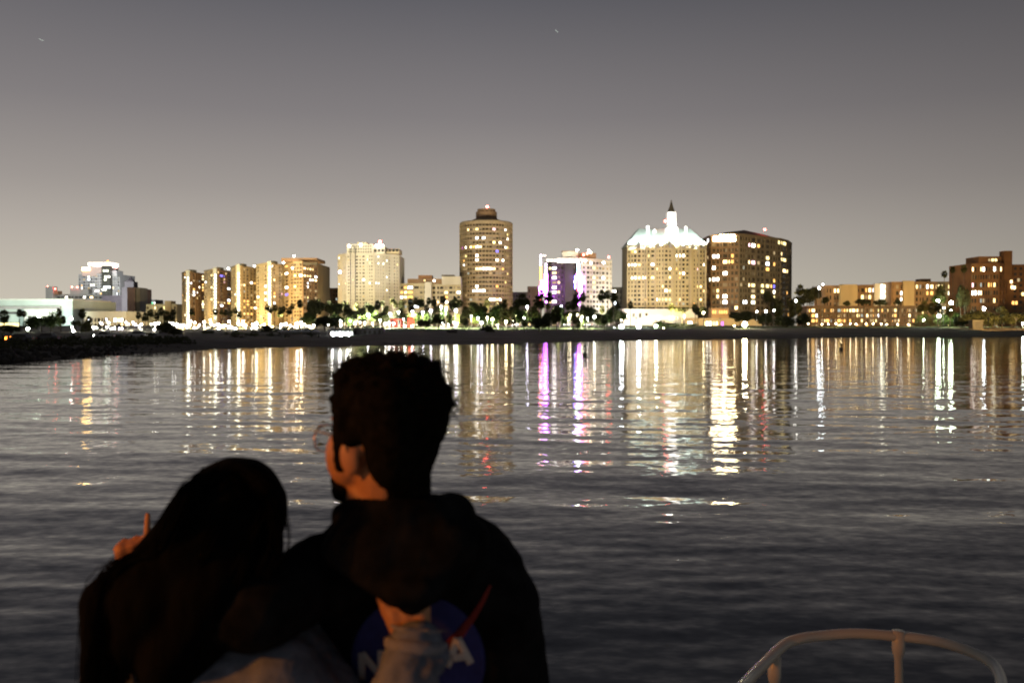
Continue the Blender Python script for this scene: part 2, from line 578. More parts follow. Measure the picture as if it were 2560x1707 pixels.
# --- far left: arena, offices, tower with a lit crown
b = Bld('arena', 'long low pale teal hall at the left edge of the shore', [(-260, 640), (182, 640)], 749, 70, phrase='the pale arena')
b.solid('wall', 'teal_wall')
b.block('roof_edge', -264, 184, 747, 751, 'white_wall', dy=-.8, depth=60)
b.block('canopy_band', -200, 150, 766, 773, 'mauve', dy=-2.5, depth=3)
b.block('canopy_band', -200, 92, 780, 785, 'grey_dark', dy=-3, depth=3.2)
b.block('entrance_block', 60, 147, 772, 812, 'white_wall', dy=-5, depth=5.2)
for px in range(70, 145, 12):
    b.block('glass_panel', px, px + 9, 790, 808, 'glass', dy=-5.3, depth=.3)

b = Bld('office_block', 'wide pale office block with dark bands and red roof lights', [(135, 1000), (216, 985), (256, 1000)], 735, 40, phrase='the banded office block')
b.facade('grey_wall', 6, [9, 5], .12, .55, lit=.03, seed=3, zb=12)
b.block('lift_tower', 115, 133, 716, 800, 'grey_wall', dy=2)
b.block('upper_storey', 176, 222, 722, 737, 'grey_wall', dy=4)
b.block('roof_hut', 133, 145, 727, 737, 'brown', dy=5)
for px, py in ((119, 716), (138, 722), (180, 717), (193, 718)): b.beacon(px, py, 3, .75)
b.lit([(163, 746, 'white'), (213, 746, 'white'), (228, 738, 'warm'), (232, 755, 'warm'), (238, 755, 'yellow'), (249, 755, 'cool')])

b = Bld('crowned_tower', 'tall office tower with a floodlit white crown and dark glass slot', [(198, 1240), (256, 1220), (276, 1218), (300, 1235)], 684, 45, phrase='the tower with the lit crown')
b.facade('mauve', 14, [10, 3, 5], .3, .45, lit=.05, cool=.4, seed=5, edges=[0, 2], zb=20)
b.block('glass_slot', 255, 277, 664, 800, 'glass', dy=-3, depth=6)
b.block('upper_tower', 206, 256, 668, 690, 'rose', dy=6, depth=26)
b.block('upper_tower', 256, 276, 664, 690, 'grey_dark', dy=6, depth=26)
b.block('upper_tower', 276, 293, 676, 690, 'mauve', dy=6, depth=20)
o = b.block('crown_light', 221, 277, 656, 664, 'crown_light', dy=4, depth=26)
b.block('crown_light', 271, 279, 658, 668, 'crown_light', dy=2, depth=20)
b.block('sign_light', 206, 225, 669, 676, 'sign_amber', dy=5, depth=1)
b.beacon(269, 653, 3, .9, 'lamp_amber'); b.beacon(290, 670, 3, .8)
for px, py, mk in ((262, 677, 'win_pale'), (269, 677, 'win_pale'), (265, 692, 'win_pale'), (273, 692, 'win_white'), (264, 699, 'win_pale'), (262, 718, 'win_cool'), (268, 718, 'win_cool'), (274, 718, 'win_cool'), (258, 724, 'win_pale'), (264, 724, 'win_pale')):
    b.block('window', px - 2.5, px + 2.5, py - 2.2, py + 2.2, mk, dy=-3.4, depth=.3)
b.lit([(226, 691, 'pale'), (231, 712, 'pale'), (237, 712, 'pale'), (241, 724, 'white'), (247, 724, 'white'), (291, 733, 'cool')])

b = Bld('dark_block', 'dark plum block with a stepped cupola tower on its right', [(255, 900), (335, 890)], 738, 30, phrase='the dark cupola block')
b.solid('wall', 'dark_plum')
b.block('tower', 305, 336, 718, 800, 'dark_plum', dy=-3)
b.block('tower', 312, 335, 704, 720, 'dark_plum', dy=-2)
mb = MB(); c = at(324, 704, 890); mb.lathe((c.x, 893, c.z), [(4.2, 0), (3.8, 1.6), (1.6, 3), (1.2, 4.2), (.1, 5.2)], 8); part('cupola', mb, M['dark_plum'], b.t)

b = Bld('pink_slab', 'narrow pink lit slab tower beside the dark cupola block', [(320, 780), (338, 775), (351, 800)], 718, 25, phrase='the pink slab')
b.facade('rose', 18, [1, 4], .98, .3, lit=.0, seed=8, edges=[0])
b.block('side_wall', 338.5, 351, 719, 812, 'grey_wall', dy=6, depth=16)

b = Bld('low_dark_block', 'small dark flat block with one green light', [(352, 900), (389, 900)], 749, 20, phrase='the small dark block')
b.facade('grey_dark', 4, 8, .5, .4, lit=.02, seed=9); b.lit([(381, 757, 'green')])
b = Bld('beige_low_block', 'low beige block with a few yellow windows behind palms', [(367, 720), (442, 715)], 760, 20, phrase='the low beige block')
b.facade('cream', 5, 12, .5, .4, lit=.05, seed=10)
b.block('stair_tower', 412, 428, 752, 790, 'tan', dy=-1)
b.lit([(379, 770, 'yellow'), (382, 770, 'yellow'), (415, 765, 'yellow'), (427, 766, 'warm'), (392, 772, 'warm')])
b = Bld('cream_hall', 'low cream hall with a flat pale fascia above shop lights', [(214, 610), (315, 605)], 778, 30, phrase='the cream hall')
b.facade('cream_pale', 2, 14, .2, .3, lit=.2, seed=12, parapet=4.2, ztop=None)

# --- the stepped condominium slabs with strings of white lights
CONDO = [
    ('first slab from the left of the stepped condominiums, brown and lowest', (457, 672), (470, 655), (516, 690), 678, 470, (695, 832, 22), 4),
    ('second slab of the stepped condominiums, with two blue windows', (513, 650), (538, 632), (582, 668), 672, 538, (688, 795, 14), 5),
    ('third slab of the stepped condominiums, its lower floors glowing orange', (580, 630), (596, 612), (646, 645), 663, 596, (684, 820, 16), 6),
    ('fourth slab of the stepped condominiums, cream beside the tallest one', (643, 608), (674, 588), (706, 612), 656, 674, (668, 812, 18), 7),
]
for i, (lab, c0, c1, c2, top, lx, (ly0, ly1, ln), sd) in enumerate(CONDO):
    b = Bld('condominium', lab, [c0, (c1[0] - 4, c1[1]), (c1[0] + 4, c1[1]), c2], top, 30, phrase=['the brown condominium slab', 'the second condominium slab', 'the orange lit condominium slab', 'the cream condominium slab'][i])
    b.t['group'] = 'stepped condominium slabs'
    b.facade('cream' if i != 0 else 'tan', 19, [3 if i == 0 else 4, 1, 6], .45, .42, lit=.07, seed=20 + sd, edges=[0, 2], glass='glass_brown', walls={2: ['brown', 'brown', 'tan', 'tan'][i]})  # right faces get browner walls: their shade is put into the colour
    b.block('light_shaft', c1[0] - 4.2, c1[0] + 4.2, top - 3, 818, 'teal_wall', dy=-.9, depth=3)
    b.block('roof_hut', c1[0] + 3, c1[0] + 13, top - 4, top + 3, 'slate', dy=3, depth=8)
    for k in range(ln):
        py = ly0 + (ly1 - ly0) * k / (ln - 1)
        globe('shaft_light', at(lx, py, b.front - 1.1), .36, 'lamp_small', b.t)
    if i == 0: b.lit([(487, 721, 'white'), (482, 737, 'white'), (488, 737, 'white'), (507, 697, 'warm'), (508, 692, 'warm'), (508, 720, 'yellow'), (504, 728, 'orange'), (509, 754, 'yellow'), (509, 762, 'white'), (462, 747, 'warm'), (461, 702, 'orange'), (497, 705, 'orange'), (510, 790, 'yellow')])
    if i == 1: b.lit([(549, 691, 'blue'), (559, 691, 'blue'), (567, 682, 'warm'), (559, 709, 'pink'), (571, 725, 'white'), (577, 724, 'blue'), (559, 756, 'warm'), (549, 682, 'yellow'), (545, 756, 'yellow'), (569, 757, 'orange'), (530, 720, 'warm'), (532, 692, 'yellow')])
    if i == 2: b.lit([(607, 710, 'white'), (615, 710, 'warm'), (624, 711, 'white'), (636, 711, 'orange'), (637, 728, 'yellow'), (638, 753, 'yellow'), (639, 770, 'white'), (607, 752, 'orange'), (620, 752, 'orange'), (589, 735, 'white'), (585, 747, 'warm'), (610, 770, 'orange'), (625, 770, 'orange'), (615, 785, 'orange'), (628, 785, 'orange'), (607, 785, 'yellow'), (620, 762, 'orange')])
    if i == 3: b.lit([(664, 680, 'yellow'), (695, 695, 'yellow'), (667, 716, 'white'), (687, 733, 'orange'), (687, 741, 'warm'), (668, 750, 'cool'), (698, 792, 'warm'), (702, 733, 'pink')])
b = Bld('corner_tower', 'tallest slab of the stepped condominiums, brown with banded windows on the right', [(703, 620), (735, 590), (757, 586), (793, 608)], 652, 30, phrase='the tallest condominium slab')
b.t['group'] = 'stepped condominium slabs'
b.facade('tan', 18, [3, 3, 5], .38, .45, lit=.05, seed=31, glass='glass_brown', walls={2: 'brown'})  # shade of the right face set as a browner wall
b.block('roof_storey', 704, 793, 645, 653, 'brown', dy=2, depth=26)
b.block('penthouse_band', 757, 793, 655.5, 662, 'slate', dy=-2.2, depth=3)
b.lit([(750, 687, 'flood'), (763, 671, 'warm'), (772, 672, 'yellow'), (778, 672, 'warm'), (785, 672, 'yellow'), (755, 690, 'white'), (761, 688, 'warm'), (768, 688, 'warm'), (775, 689, 'yellow'), (774, 697, 'white'), (781, 697, 'white'), (787, 698, 'warm'), (722, 687, 'white'), (722, 721, 'white'), (718, 738, 'blue'), (772, 705, 'cool'), (768, 720, 'white'), (768, 745, 'yellow'), (740, 715, 'warm'), (738, 685, 'warm')])
for px, py in ((735, 640), (709, 657), (731, 670), (636, 665), (571, 671)): b.beacon(px, py, -1.5, .6, 'lamp_small', 'roof_light')

b = Bld('dim_flats', 'dim brown flat-roofed block between condominiums and white tower', [(790, 700), (850, 700)], 720, 20, phrase='the dim brown flats')
b.facade('brown', 10, 12, .5, .4, lit=.01, seed=40); b.lit([(845, 725, 'warm')])

# --- cream twin tower with the tall arch
b = Bld('arched_tower', 'tall cream apartment tower with a tall arch outline and stepped top', [(847, 590), (868, 578), (935, 574), (962, 582), (997, 592)], 632, 30, phrase='the cream arched tower')
b.facade('cream_pale', 22, [4, 11, 4, 5], .60, .54, lit=.035, cool=.45, seed=41)
b.block('upper_storeys', 868, 934, 610, 634, 'cream_pale', dy=.6, depth=18)
b.block('upper_storeys', 893, 918, 606, 612, 'cream', dy=1.2, depth=12)
b.block('upper_storeys', 932, 962, 616, 634, 'cream_pale', dy=2, depth=16)
b.block('upper_storeys', 962, 998, 622, 634, 'cream', dy=10, depth=16)
for px in range(936, 998, 9):
    b.block('crown_opening', px, px + 6, 623, 629, 'glass', dy=(1.5 if px < 955 else 8.6), depth=.6)
for r_ in range(3):
    for px in range(872, 932, 6):
        b.block('crown_window', px, px + 2.6, 614 + r_ * 7, 617.5 + r_ * 7, 'glass', dy=.2, depth=.5)
mb = MB()
Ya = b.front - 1.0
arc = [at(876, 765, Ya), at(876, 624, Ya)] + [at(882.2 - 6.2 * math.cos(a), 624 - 9 * math.sin(a), Ya) for a in np.linspace(.25, PI - .25, 9)] + [at(888.4, 624, Ya), at(888.4, 765, Ya)]
mb.tube(arc, .32, 6); part('arch_moulding', mb, M['grey_dark'], b.t)
for px, py in ((873, 615), (902, 612), (941, 614), (946, 613), (956, 614)): b.beacon(px, py, -2, .8, 'lamp_small', 'roof_light')
b.beacon(950, 604, 2, .9); b.mast(950, 606, 618, 2)
b.beacon(850, 680, -3, .8, 'lamp_violet', 'roof_light')
b.lit([(888, 658, 'white'), (866, 708, 'warm'), (889, 731, 'violet' if False else 'cool'), (920, 629, 'warm'), (927, 655, 'yellow'), (944, 662, 'white'), (956, 662, 'white'), (966, 653, 'white'), (927, 705, 'cool'), (935, 705, 'cool'), (942, 705, 'cool'), (943, 712, 'white'), (966, 695, 'cool'), (968, 728, 'white'), (965, 703, 'yellow'), (982, 703, 'yellow'), (945, 754, 'white'), (943, 770, 'white'), (978, 685, 'orange'), (925, 662, 'yellow'), (965, 728, 'white'), (884, 698, 'warm'), (856, 705, 'yellow')])

# --- terraced mid-rise
b = Bld('terraced_block', 'brown and cream terraced mid-rise left of the round tower', [(990, 600), (1078, 596), (1080, 604), (1152, 600)], 708, 24, phrase='the terraced mid-rise')
b.facade('cream', 9, [8, 1, 7], .3, .5, lit=.07, seed=50)
b.block('set_back_storey', 1019, 1110, 697, 709, 'brown', dy=2, depth=16)
b.block('penthouse', 1046, 1080, 688, 698, 'brick', dy=4, depth=10)
b.block('right_wing', 1105, 1152, 691, 712, 'cream_pale', dy=-2, depth=18)
b.block('roof_rim', 1104, 1136, 687, 691, 'slate', dy=-1, depth=10)
b.block('fin', 1062, 1078, 705, 800, 'cream_pale', dy=-4, depth=6)
b.lit([(1025, 712, 'cool'), (1031, 712, 'cool'), (1010, 713, 'orange'), (1027, 731, 'orange'), (1033, 731, 'orange'), (1003, 733, 'orange'), (1008, 742, 'white'), (1015, 742, 'warm'), (1020, 742, 'yellow'), (1092, 758, 'warm'), (1115, 758, 'white'), (1103, 768, 'white'), (1115, 733, 'warm'), (1033, 742, 'orange')])
b.block('window', 1083, 1088, 700, 704, 'win_white', dy=1.7, depth=.25)
b.block('window', 1060, 1063, 699, 703, 'win_yellow', dy=1.7, depth=.25)

# --- round tower
Yr = 632.0
cx0, r0 = X(1215.5, Yr), 125 / 2 / F * Yr
chain = []
for k in range(0, 25):
    a = PI + PI * k / 24
    x, y = cx0 + r0 * math.cos(a), Yr + r0 * math.sin(a)
    chain.append((1280 + F * x / y, y))
b = Bld('round_tower', 'tall round apartment tower ringed with balconies, red light on top', chain, 552, 6, phrase='the round tower')
b.facade('tan', 24, 1, .10, .50, glass='glass_brown', proud=.9, lit=.035, seed=60)
mb = MB(); mb.lathe((cx0, Yr, b.zt - .2), [(r0 * 1.02, 0), (r0 * 1.02, .8), (r0 * .8, 1.0), (r0 * .45, 3.4), (r0 * .4, 3.6)], 40); part('roof_deck', mb, M['tan'], b.t, smooth=False)
zz = zof(540, Yr)
mb = MB(); mb.lathe((cx0 + .2, Yr, b.zt + 2.4), [(r0 * .42, 0), (r0 * .42, zof(531, Yr) - b.zt - 2.4), (r0 * .36, zof(530, Yr) - b.zt - 2.4), (r0 * .36, zof(524, Yr) - b.zt - 2.4)], 28); part('drum', mb, M['brown'], b.t)
b.mast(1218, 519, 528, r0, .2); b.beacon(1218, 517, r0, .9)
b.lit([(1237, 570, 'pink'), (1234, 577, 'purple'), (1194, 579, 'yellow'), (1196, 598, 'cool'), (1207, 598, 'cool'), (1160, 621, 'purple'), (1168, 618, 'white'), (1178, 619, 'warm'), (1186, 618, 'orange'), (1200, 617, 'warm'), (1190, 637, 'white'), (1196, 637, 'white'), (1190, 644, 'white'), (1197, 645, 'white'), (1168, 646, 'yellow'), (1162, 658, 'cool'), (1231, 608, 'warm'), (1238, 608, 'warm'), (1251, 608, 'white'), (1265, 588, 'yellow'), (1268, 600, 'white'), (1240, 652, 'white'), (1254, 652, 'white'), (1190, 672, 'warm'), (1198, 672, 'warm'), (1207, 671, 'white'), (1214, 671, 'white'), (1222, 671, 'white'), (1230, 671, 'white'), (1238, 671, 'warm'), (1246, 672, 'warm'), (1254, 673, 'orange'), (1222, 680, 'white'), (1269, 682, 'yellow'), (1240, 716, 'orange'), (1184, 728, 'cool'), (1192, 728, 'white'), (1199, 728, 'cool'), (1206, 728, 'white'), (1196, 718, 'white'), (1225, 745, 'white'), (1233, 745, 'white'), (1241, 745, 'warm'), (1248, 745, 'white'), (1240, 755, 'warm'), (1264, 708, 'yellow'), (1275, 718, 'warm'), (1240, 626, 'blue'), (1263, 615, 'white')])

# --- small things between
b = Bld('beige_flats', 'small plain beige block right of the round tower', [(1278, 700), (1322, 700)], 730, 15, phrase='the plain beige block'); b.facade('mauve', 7, 8, .6, .5, lit=.0, seed=61)
b = Bld('pale_flats', 'plain pale mauve block left of the neon tower', [(1320, 680), (1352, 680)], 716, 15, phrase='the pale mauve block'); b.facade('rose', 7, 6, .7, .5, lit=.02, seed=62)

# --- neon hotel
b = Bld('neon_hotel', 'hotel block outlined in white and violet neon with a bright crown', [(1366, 585), (1447, 572), (1528, 590)], 645, 26, phrase='the neon hotel')
b.facade('white_wall', 14, [9, 10], .34, .5, lit=.05, seed=70, edges=[0, 1], walls={0: 'dark_plum'})
b.block('dark_panel', 1412, 1440, 660, 800, 'dark_plum', Y=b.front + 3.0 - 1.3, depth=2.5)
b.block('penthouse', 1406, 1445, 629, 646, 'white_wall', dy=7, depth=9)
b.block('penthouse_rim', 1405, 1446, 627.5, 629, 'brown', dy=6.7, depth=9.6)
b.block('plant_room', 1446, 1490, 633, 646, 'brown', dy=9, depth=9)
def neon(px, py0, py1, mk, w=.55, dy=-1.6):
    Y = b.front + dy
    p, q = at(px, py0, Y), at(px, py1, Y)
    m_ = MB(); m_.tube([p, q], w, 8); part('neon_tube', m_, M[mk], b.t)
neon(1351.5, 637, 664, 'neon_white', .5, 6); neon(1352, 664, 700, 'neon_orange', .6, 6); neon(1351.6, 700, 717, 'neon_red', .5, 6); neon(1351.2, 717, 740, 'neon_violet', 1.0, 6)
neon(1365, 658, 684, 'neon_white', .45, 8); neon(1365, 684, 742, 'neon_violet', 1.0, 8)
neon(1446, 656, 683, 'neon_cyan', .75); neon(1445, 683, 700, 'neon_violet', 1.0); neon(1446, 700, 728, 'neon_red', .6); neon(1447, 736, 764, 'neon_violet', .6)
neon(1358, 700, 738, 'neon_violet', .5, 7); neon(1451.5, 684, 734, 'neon_violet', .7, -1.2); neon(1439, 690, 722, 'neon_blue', .6, 1.2); neon(1352, 748, 757, 'neon_red', .6, 6); neon(1366, 750, 757, 'neon_violet', .5, 6)  # flanking tubes added to broaden the violet reflection in the water
b.block('neon_backing', 1361, 1370, 656, 760, 'grey_dark', dy=9, depth=.6); b.block('neon_backing', 1441, 1451, 656, 766, 'grey_dark', dy=-.9, depth=.5)  # dark backings added to hold the tube light off the facade
b.block('neon_backing', 1349, 1354, 636, 800, 'grey_dark', dy=7, depth=2)
b.block('neon_backing', 1353, 1366, 639, 644, 'grey_dark', dy=7, depth=2)
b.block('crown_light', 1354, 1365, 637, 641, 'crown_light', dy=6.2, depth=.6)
for k in range(9):
    x0 = 1366 + k * 9.0
    Yk = 585 - (585 - 572) * (x0 + 4 - 1366) / 81
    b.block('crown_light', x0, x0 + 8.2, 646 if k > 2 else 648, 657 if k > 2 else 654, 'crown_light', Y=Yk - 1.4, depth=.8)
for px, py, mk in ((1443, 625, 'lamp_green'), (1472, 626, 'lamp_small'), (1476, 631, 'lamp_warm'), (1463, 652, 'lamp_white'), (1509, 657, 'lamp_white'), (1451, 698, 'beacon_red')):
    b.beacon(px, py, -2, .65, mk, 'roof_light')
for px, py in ((1459, 637), (1468, 634), (1522, 643)): b.beacon(px, py, -1.5, .7)
b.lit([(1377, 670, 'yellow'), (1381, 681, 'yellow'), (1388, 668, 'cool'), (1386, 705, 'yellow'), (1388, 715, 'white'), (1396, 705, 'yellow'), (1388, 728, 'white'), (1379, 731, 'white'), (1397, 731, 'yellow'), (1433, 703, 'white'), (1462, 692, 'yellow'), (1463, 711, 'white'), (1508, 695, 'white'), (1485, 703, 'yellow'), (1486, 720, 'yellow'), (1380, 752, 'yellow'), (1390, 755, 'white'), (1371, 721, 'orange'), (1455, 705, 'orange'), (1480, 737, 'yellow')])
b = Bld('grey_flats', 'small grey block between neon hotel and green roofed tower', [(1530, 660), (1572, 660)], 718, 15, phrase='the small grey block'); b.facade('grey_wall', 7, 9, .4, .4, lit=.04, seed=71)
b.lit([(1534, 728, 'white'), (1536, 736, 'white'), (1562, 722, 'cool')])

# --- tower with the floodlit green roof and spire
Yv = 600
b = Bld('green_roofed_tower', 'cream gothic apartment tower with floodlit green hipped roof and white spire', [(1569, Yv + 6), (1660, Yv), (1765, Yv + 5)], 607, 30, phrase='the green roofed tower')
b.facade('cream', 14, [11, 12], .42, .48, lit=.05, seed=80, zb=zof(765, Yv))
for px in (1569, 1593, 1617, 1640, 1660, 1682, 1704, 1727, 1748, 1764):
    b.block('buttress', px - 1.6, px + 1.6, 607, 770, 'cream', dy=-1.0 if px > 1600 else 2.5, depth=3)
zE, zR = zof(612, Yv), zof(567, Yv)
def vx(px): return X(px, Yv)
mb = MB()
e = [(vx(1566), Yv - 1.2, zE), (vx(1768), Yv - 1.2, zE), (vx(1768), Yv + 32, zE), (vx(1566), Yv + 32, zE)]
rr = [(vx(1602), Yv + 12, zR), (vx(1734), Yv + 12, zR), (vx(1734), Yv + 20, zR), (vx(1602), Yv + 20, zR)]
mb.hexa(e + rr); part('roof', mb, M['copper_green'], b.t)
for px in (1597, 1645, 1675, 1708, 1731, 1757):       # gablets along the eaves
    m_ = MB(); w = vx(px + 9) - vx(px)
    x = vx(px); zb, zt_ = zE - 2.2, zE + 3.0
    m_.add([(x - w / 2, Yv - 1.6, zb), (x + w / 2, Yv - 1.6, zb), (x, Yv - 1.6, zt_), (x - w / 2, Yv + 3, zb), (x + w / 2, Yv + 3, zb), (x, Yv + 3, zt_)],
           [(0, 1, 2), (3, 5, 4), (0, 3, 4, 1), (1, 4, 5, 2), (2, 5, 3, 0)])
    part('gablet', m_, M['grey_wall'], b.t)
m_ = MB(); xx = vx(1679)
m_.box(vx(1667), vx(1693), Yv + .5, Yv + 8, zE, zof(568, Yv)); m_.box(vx(1669), vx(1690), Yv + 1, Yv + 7, zof(568, Yv), zof(529, Yv))
part('spire_tower', m_, M['white_wall'], b.t)
m_ = MB(); m_.lathe((vx(1680), Yv + 4, zof(529, Yv)), [(2.6, 0), (2.3, 1.0), (1.2, 4), (.35, 7.6), (.06, 8.6)], 8); part('spire', m_, M['slate'], b.t)
for px, tp in ((1624, 557), (1641, 568), (1720, 559)):
    m_ = MB(); m_.lathe((vx(px), Yv + 9, zof(580, Yv)), [(1.1, 0), (1.1, zof(tp + 4, Yv) - zof(580, Yv)), (.1, zof(tp, Yv) - zof(580, Yv))], 8); part('turret', m_, M['white_wall'], b.t)
b.beacon(1663, 553, 9, .8)
b.block('podium', 1556, 1745, 772, 822, 'white_wall', dy=-14, depth=13.5)
for px in (1561, 1581, 1597, 1613): b.block('podium_window', px, px + 6, 783, 794, 'glass', dy=-14.4, depth=.5)
for k in range(8): b.block('awning_light', 1611 + k * 10.6, 1620.5 + k * 10.6, 792, 797.5, 'win_warm' if k % 3 else 'win_white', dy=-15, depth=.4)
b.lit([(1642, 620, 'warm'), (1688, 619, 'warm'), (1676, 619, 'cool'), (1690, 643, 'warm'), (1697, 644, 'white'), (1709, 644, 'white'), (1712, 644, 'white'), (1578, 659, 'white'), (1586, 659, 'white'), (1600, 659, 'yellow'), (1569, 660, 'white'), (1644, 667, 'warm'), (1675, 667, 'white'), (1690, 667, 'orange'), (1759, 658, 'white'), (1745, 669, 'pink'), (1697, 680, 'warm'), (1709, 680, 'white'), (1578, 695, 'white'), (1587, 695, 'white'), (1598, 693, 'warm'), (1608, 692, 'white'), (1616, 692, 'white'), (1630, 694, 'warm'), (1676, 692, 'warm'), (1725, 715, 'warm'), (1743, 716, 'yellow'), (1748, 716, 'warm'), (1677, 728, 'yellow'), (1760, 728, 'warm'), (1677, 752, 'yellow'), (1661, 752, 'yellow'), (1646, 752, 'yellow'), (1697, 752, 'warm'), (1733, 752, 'pink'), (1749, 752, 'warm'), (1726, 763, 'warm'), (1612, 754, 'orange')])

# --- brown rounded block
b = Bld('brown_tower', 'broad brown apartment block with rounded corners and one blazing penthouse', [(1767, 628), (1779, 616), (1846, 608), (1950, 640), (1968, 655), (1977, 675)], 584, 30, phrase='the broad brown block')
b.facade('brown', 16, [2, 7, 12, 3, 3], .34, .40, glass='glass_brown', lit=.03, cool=.1, seed=90, walls={2: 'brown_dark', 3: 'brown_dark', 4: 'brown_dark'})
m_ = MB()
poly = [(p[0], p[1]) for p in b.poly]
zr = b.zt
n_ = len(poly)
pk = (X(1862, 625), 628)
sh = [((p[0] - pk[0]) * .55 + pk[0], (p[1] + 2 - pk[1]) * .6 + pk[1]) for p in poly]
vs = [(p[0], p[1] - .4, zr - .6) for p in poly] + [(p[0], p[1], zr + 2.4) for p in sh] + [(pk[0], pk[1], zr + 4.6)]
m_.add(vs, [(i, (i + 1) % n_, n_ + (i + 1) % n_, n_ + i) for i in range(n_)] + [(n_ + i, n_ + (i + 1) % n_, 2 * n_) for i in range(n_)])
part('crown_roof', m_, M['brown_dark'], b.t)
for k in range(7):
    x0 = 1783 + k * 8; Yk = 616 - 8 * (x0 - 1779) / 67
    b.block('penthouse_window', x0, x0 + 6.5, 587 if k > 1 else 592, 603, 'win_flood', Y=Yk - 1.3, depth=.4)
b.beacon(1912, 574, 24, .8)
b.lit([(1876, 613, 'pink'), (1878, 620, 'white'), (1894, 617, 'orange'), (1947, 598, 'yellow'), (1955, 599, 'yellow'), (1954, 609, 'yellow'), (1962, 611, 'yellow'), (1788, 641, 'white'), (1793, 639, 'white'), (1797, 638, 'white'), (1811, 651, 'warm'), (1822, 650, 'yellow'), (1829, 651, 'orange'), (1833, 640, 'orange'), (1876, 653, 'warm'), (1877, 663, 'pink'), (1893, 653, 'orange'), (1920, 654, 'cool'), (1931, 656, 'orange'), (1919, 667, 'orange'), (1918, 645, 'yellow'), (1956, 633, 'warm'), (1955, 647, 'warm'), (1957, 653, 'yellow'), (1774, 702, 'pale'), (1779, 701, 'pale'), (1789, 701, 'white'), (1794, 702, 'white'), (1794, 727, 'yellow'), (1792, 740, 'warm'), (1876, 713, 'warm'), (1901, 715, 'yellow'), (1902, 727, 'yellow'), (1917, 714, 'yellow'), (1922, 714, 'yellow'), (1932, 704, 'orange'), (1932, 714, 'blue'), (1879, 738, 'warm'), (1933, 738, 'yellow'), (1808, 748, 'white'), (1812, 750, 'white'), (1857, 749, 'cool'), (1866, 750, 'cool'), (1878, 749, 'pale'), (1960, 681, 'warm'), (1966, 681, 'warm')])
for k, px in enumerate((1722, 1728, 1742, 1762, 1768, 1776, 1785, 1792, 1806)):
    if k == 0:
        bb = Bld('low_terrace', 'low dark terrace of rooms with lit doors below the brown block', [(1712, 560), (1905, 560)], 795, 12, base=3.2, phrase='the low dark terrace')
        bb.solid('wall', 'brown_dark')
        bb.block('upper_room', 1778, 1822, 770, 796, 'brown', dy=2, depth=8)
        for q in range(7): bb.block('window', 1781 + q * 5.6, 1784.5 + q * 5.6, 776, 784, 'win_orange' if q != 2 else 'win_dim', dy=1.7, depth=.3)
    bb.block('lit_door', px - 2.4, px + 2.4, 804, 814, ['win_white', 'win_white', 'win_dim', 'win_yellow', 'win_white', 'win_white', 'win_yellow', 'win_warm', 'win_purple'][k], dy=-.5, depth=.4)

# --- low-rise group at right
b = Bld('low_rise', 'brown low-rise flats left of the pale bay on the right shore', [(2063, 560), (2150, 556)], 713, 20, phrase='the left low-rise flats')
b.facade('brown', 6, 9, .5, .4, lit=.04, seed=100, edges=[0]); b.block('blank_wall', 2101, 2143, 711, 770, 'tan', dy=-3, depth=3)
b.lit([(2083, 721, 'warm'), (2093, 720, 'warm')])
b = Bld('low_rise', 'low-rise flats with a pale stair bay of bright windows', [(2150, 566), (2232, 566)], 712, 20, phrase='the pale bay flats')
b.facade('brown', 6, 9, .45, .4, lit=.09, seed=101); b.block('stair_bay', 2186, 2226, 709, 765, 'white_wall', dy=-2.5, depth=3)
for r_ in range(4):
    for px in (2202, 2210, 2217): b.block('bay_window', px, px + 6 if px > 2202 else px + 5, 712 + r_ * 12, 721 + r_ * 12, 'win_pale' if r_ % 2 or px > 2204 else 'win_white', dy=-2.9, depth=.3)
b.lit([(2158, 744, 'yellow'), (2160, 731, 'orange'), (2173, 734, 'yellow'), (2158, 748, 'white')])
b = Bld('low_rise', 'widest brown low-rise with lit top floor windows and roof hut', [(2228, 554), (2342, 552)], 704, 20, phrase='the widest low-rise')
b.facade('brown', 7, 12, .5, .4, lit=.06, seed=102); b.block('roof_hut', 2302, 2326, 697, 706, 'brown', dy=3, depth=8)
b.block('blank_wall', 2258, 2285, 702, 770, 'tan', dy=-2, depth=2.2)
b.lit([(2290, 711, 'yellow'), (2293, 712, 'warm'), (2315, 711, 'white'), (2320, 711, 'white'), (2328, 711, 'warm'), (2337, 711, 'warm'), (2249, 741, 'white'), (2251, 740, 'white'), (2315, 739, 'orange'), (2326, 740, 'orange')])
b = Bld('low_rise', 'narrow low-rise with warm windows behind the lit palms', [(2341, 566), (2400, 566)], 704, 18, phrase='the narrow low-rise')
b.facade('tan', 7, 7, .45, .4, lit=.12, seed=103); b.lit([(2348, 711, 'warm'), (2352, 711, 'warm'), (2374, 711, 'yellow'), (2382, 712, 'warm'), (2375, 738, 'pale'), (2382, 738, 'pale'), (2394, 740, 'yellow')])
b = Bld('terrace_flats', 'long dark waterside terrace of flats full of orange windows', [(2016, 500), (2150, 496), (2300, 494)], 764, 16, base=3.4, phrase='the waterside terrace flats')
b.facade('brown', 4, [19, 23], .5, .40, lit=.22, cool=.03, seed=104, glass='glass_brown', pal=['win_orange', 'win_orange', 'win_warm', 'win_dim', 'win_yellow'])
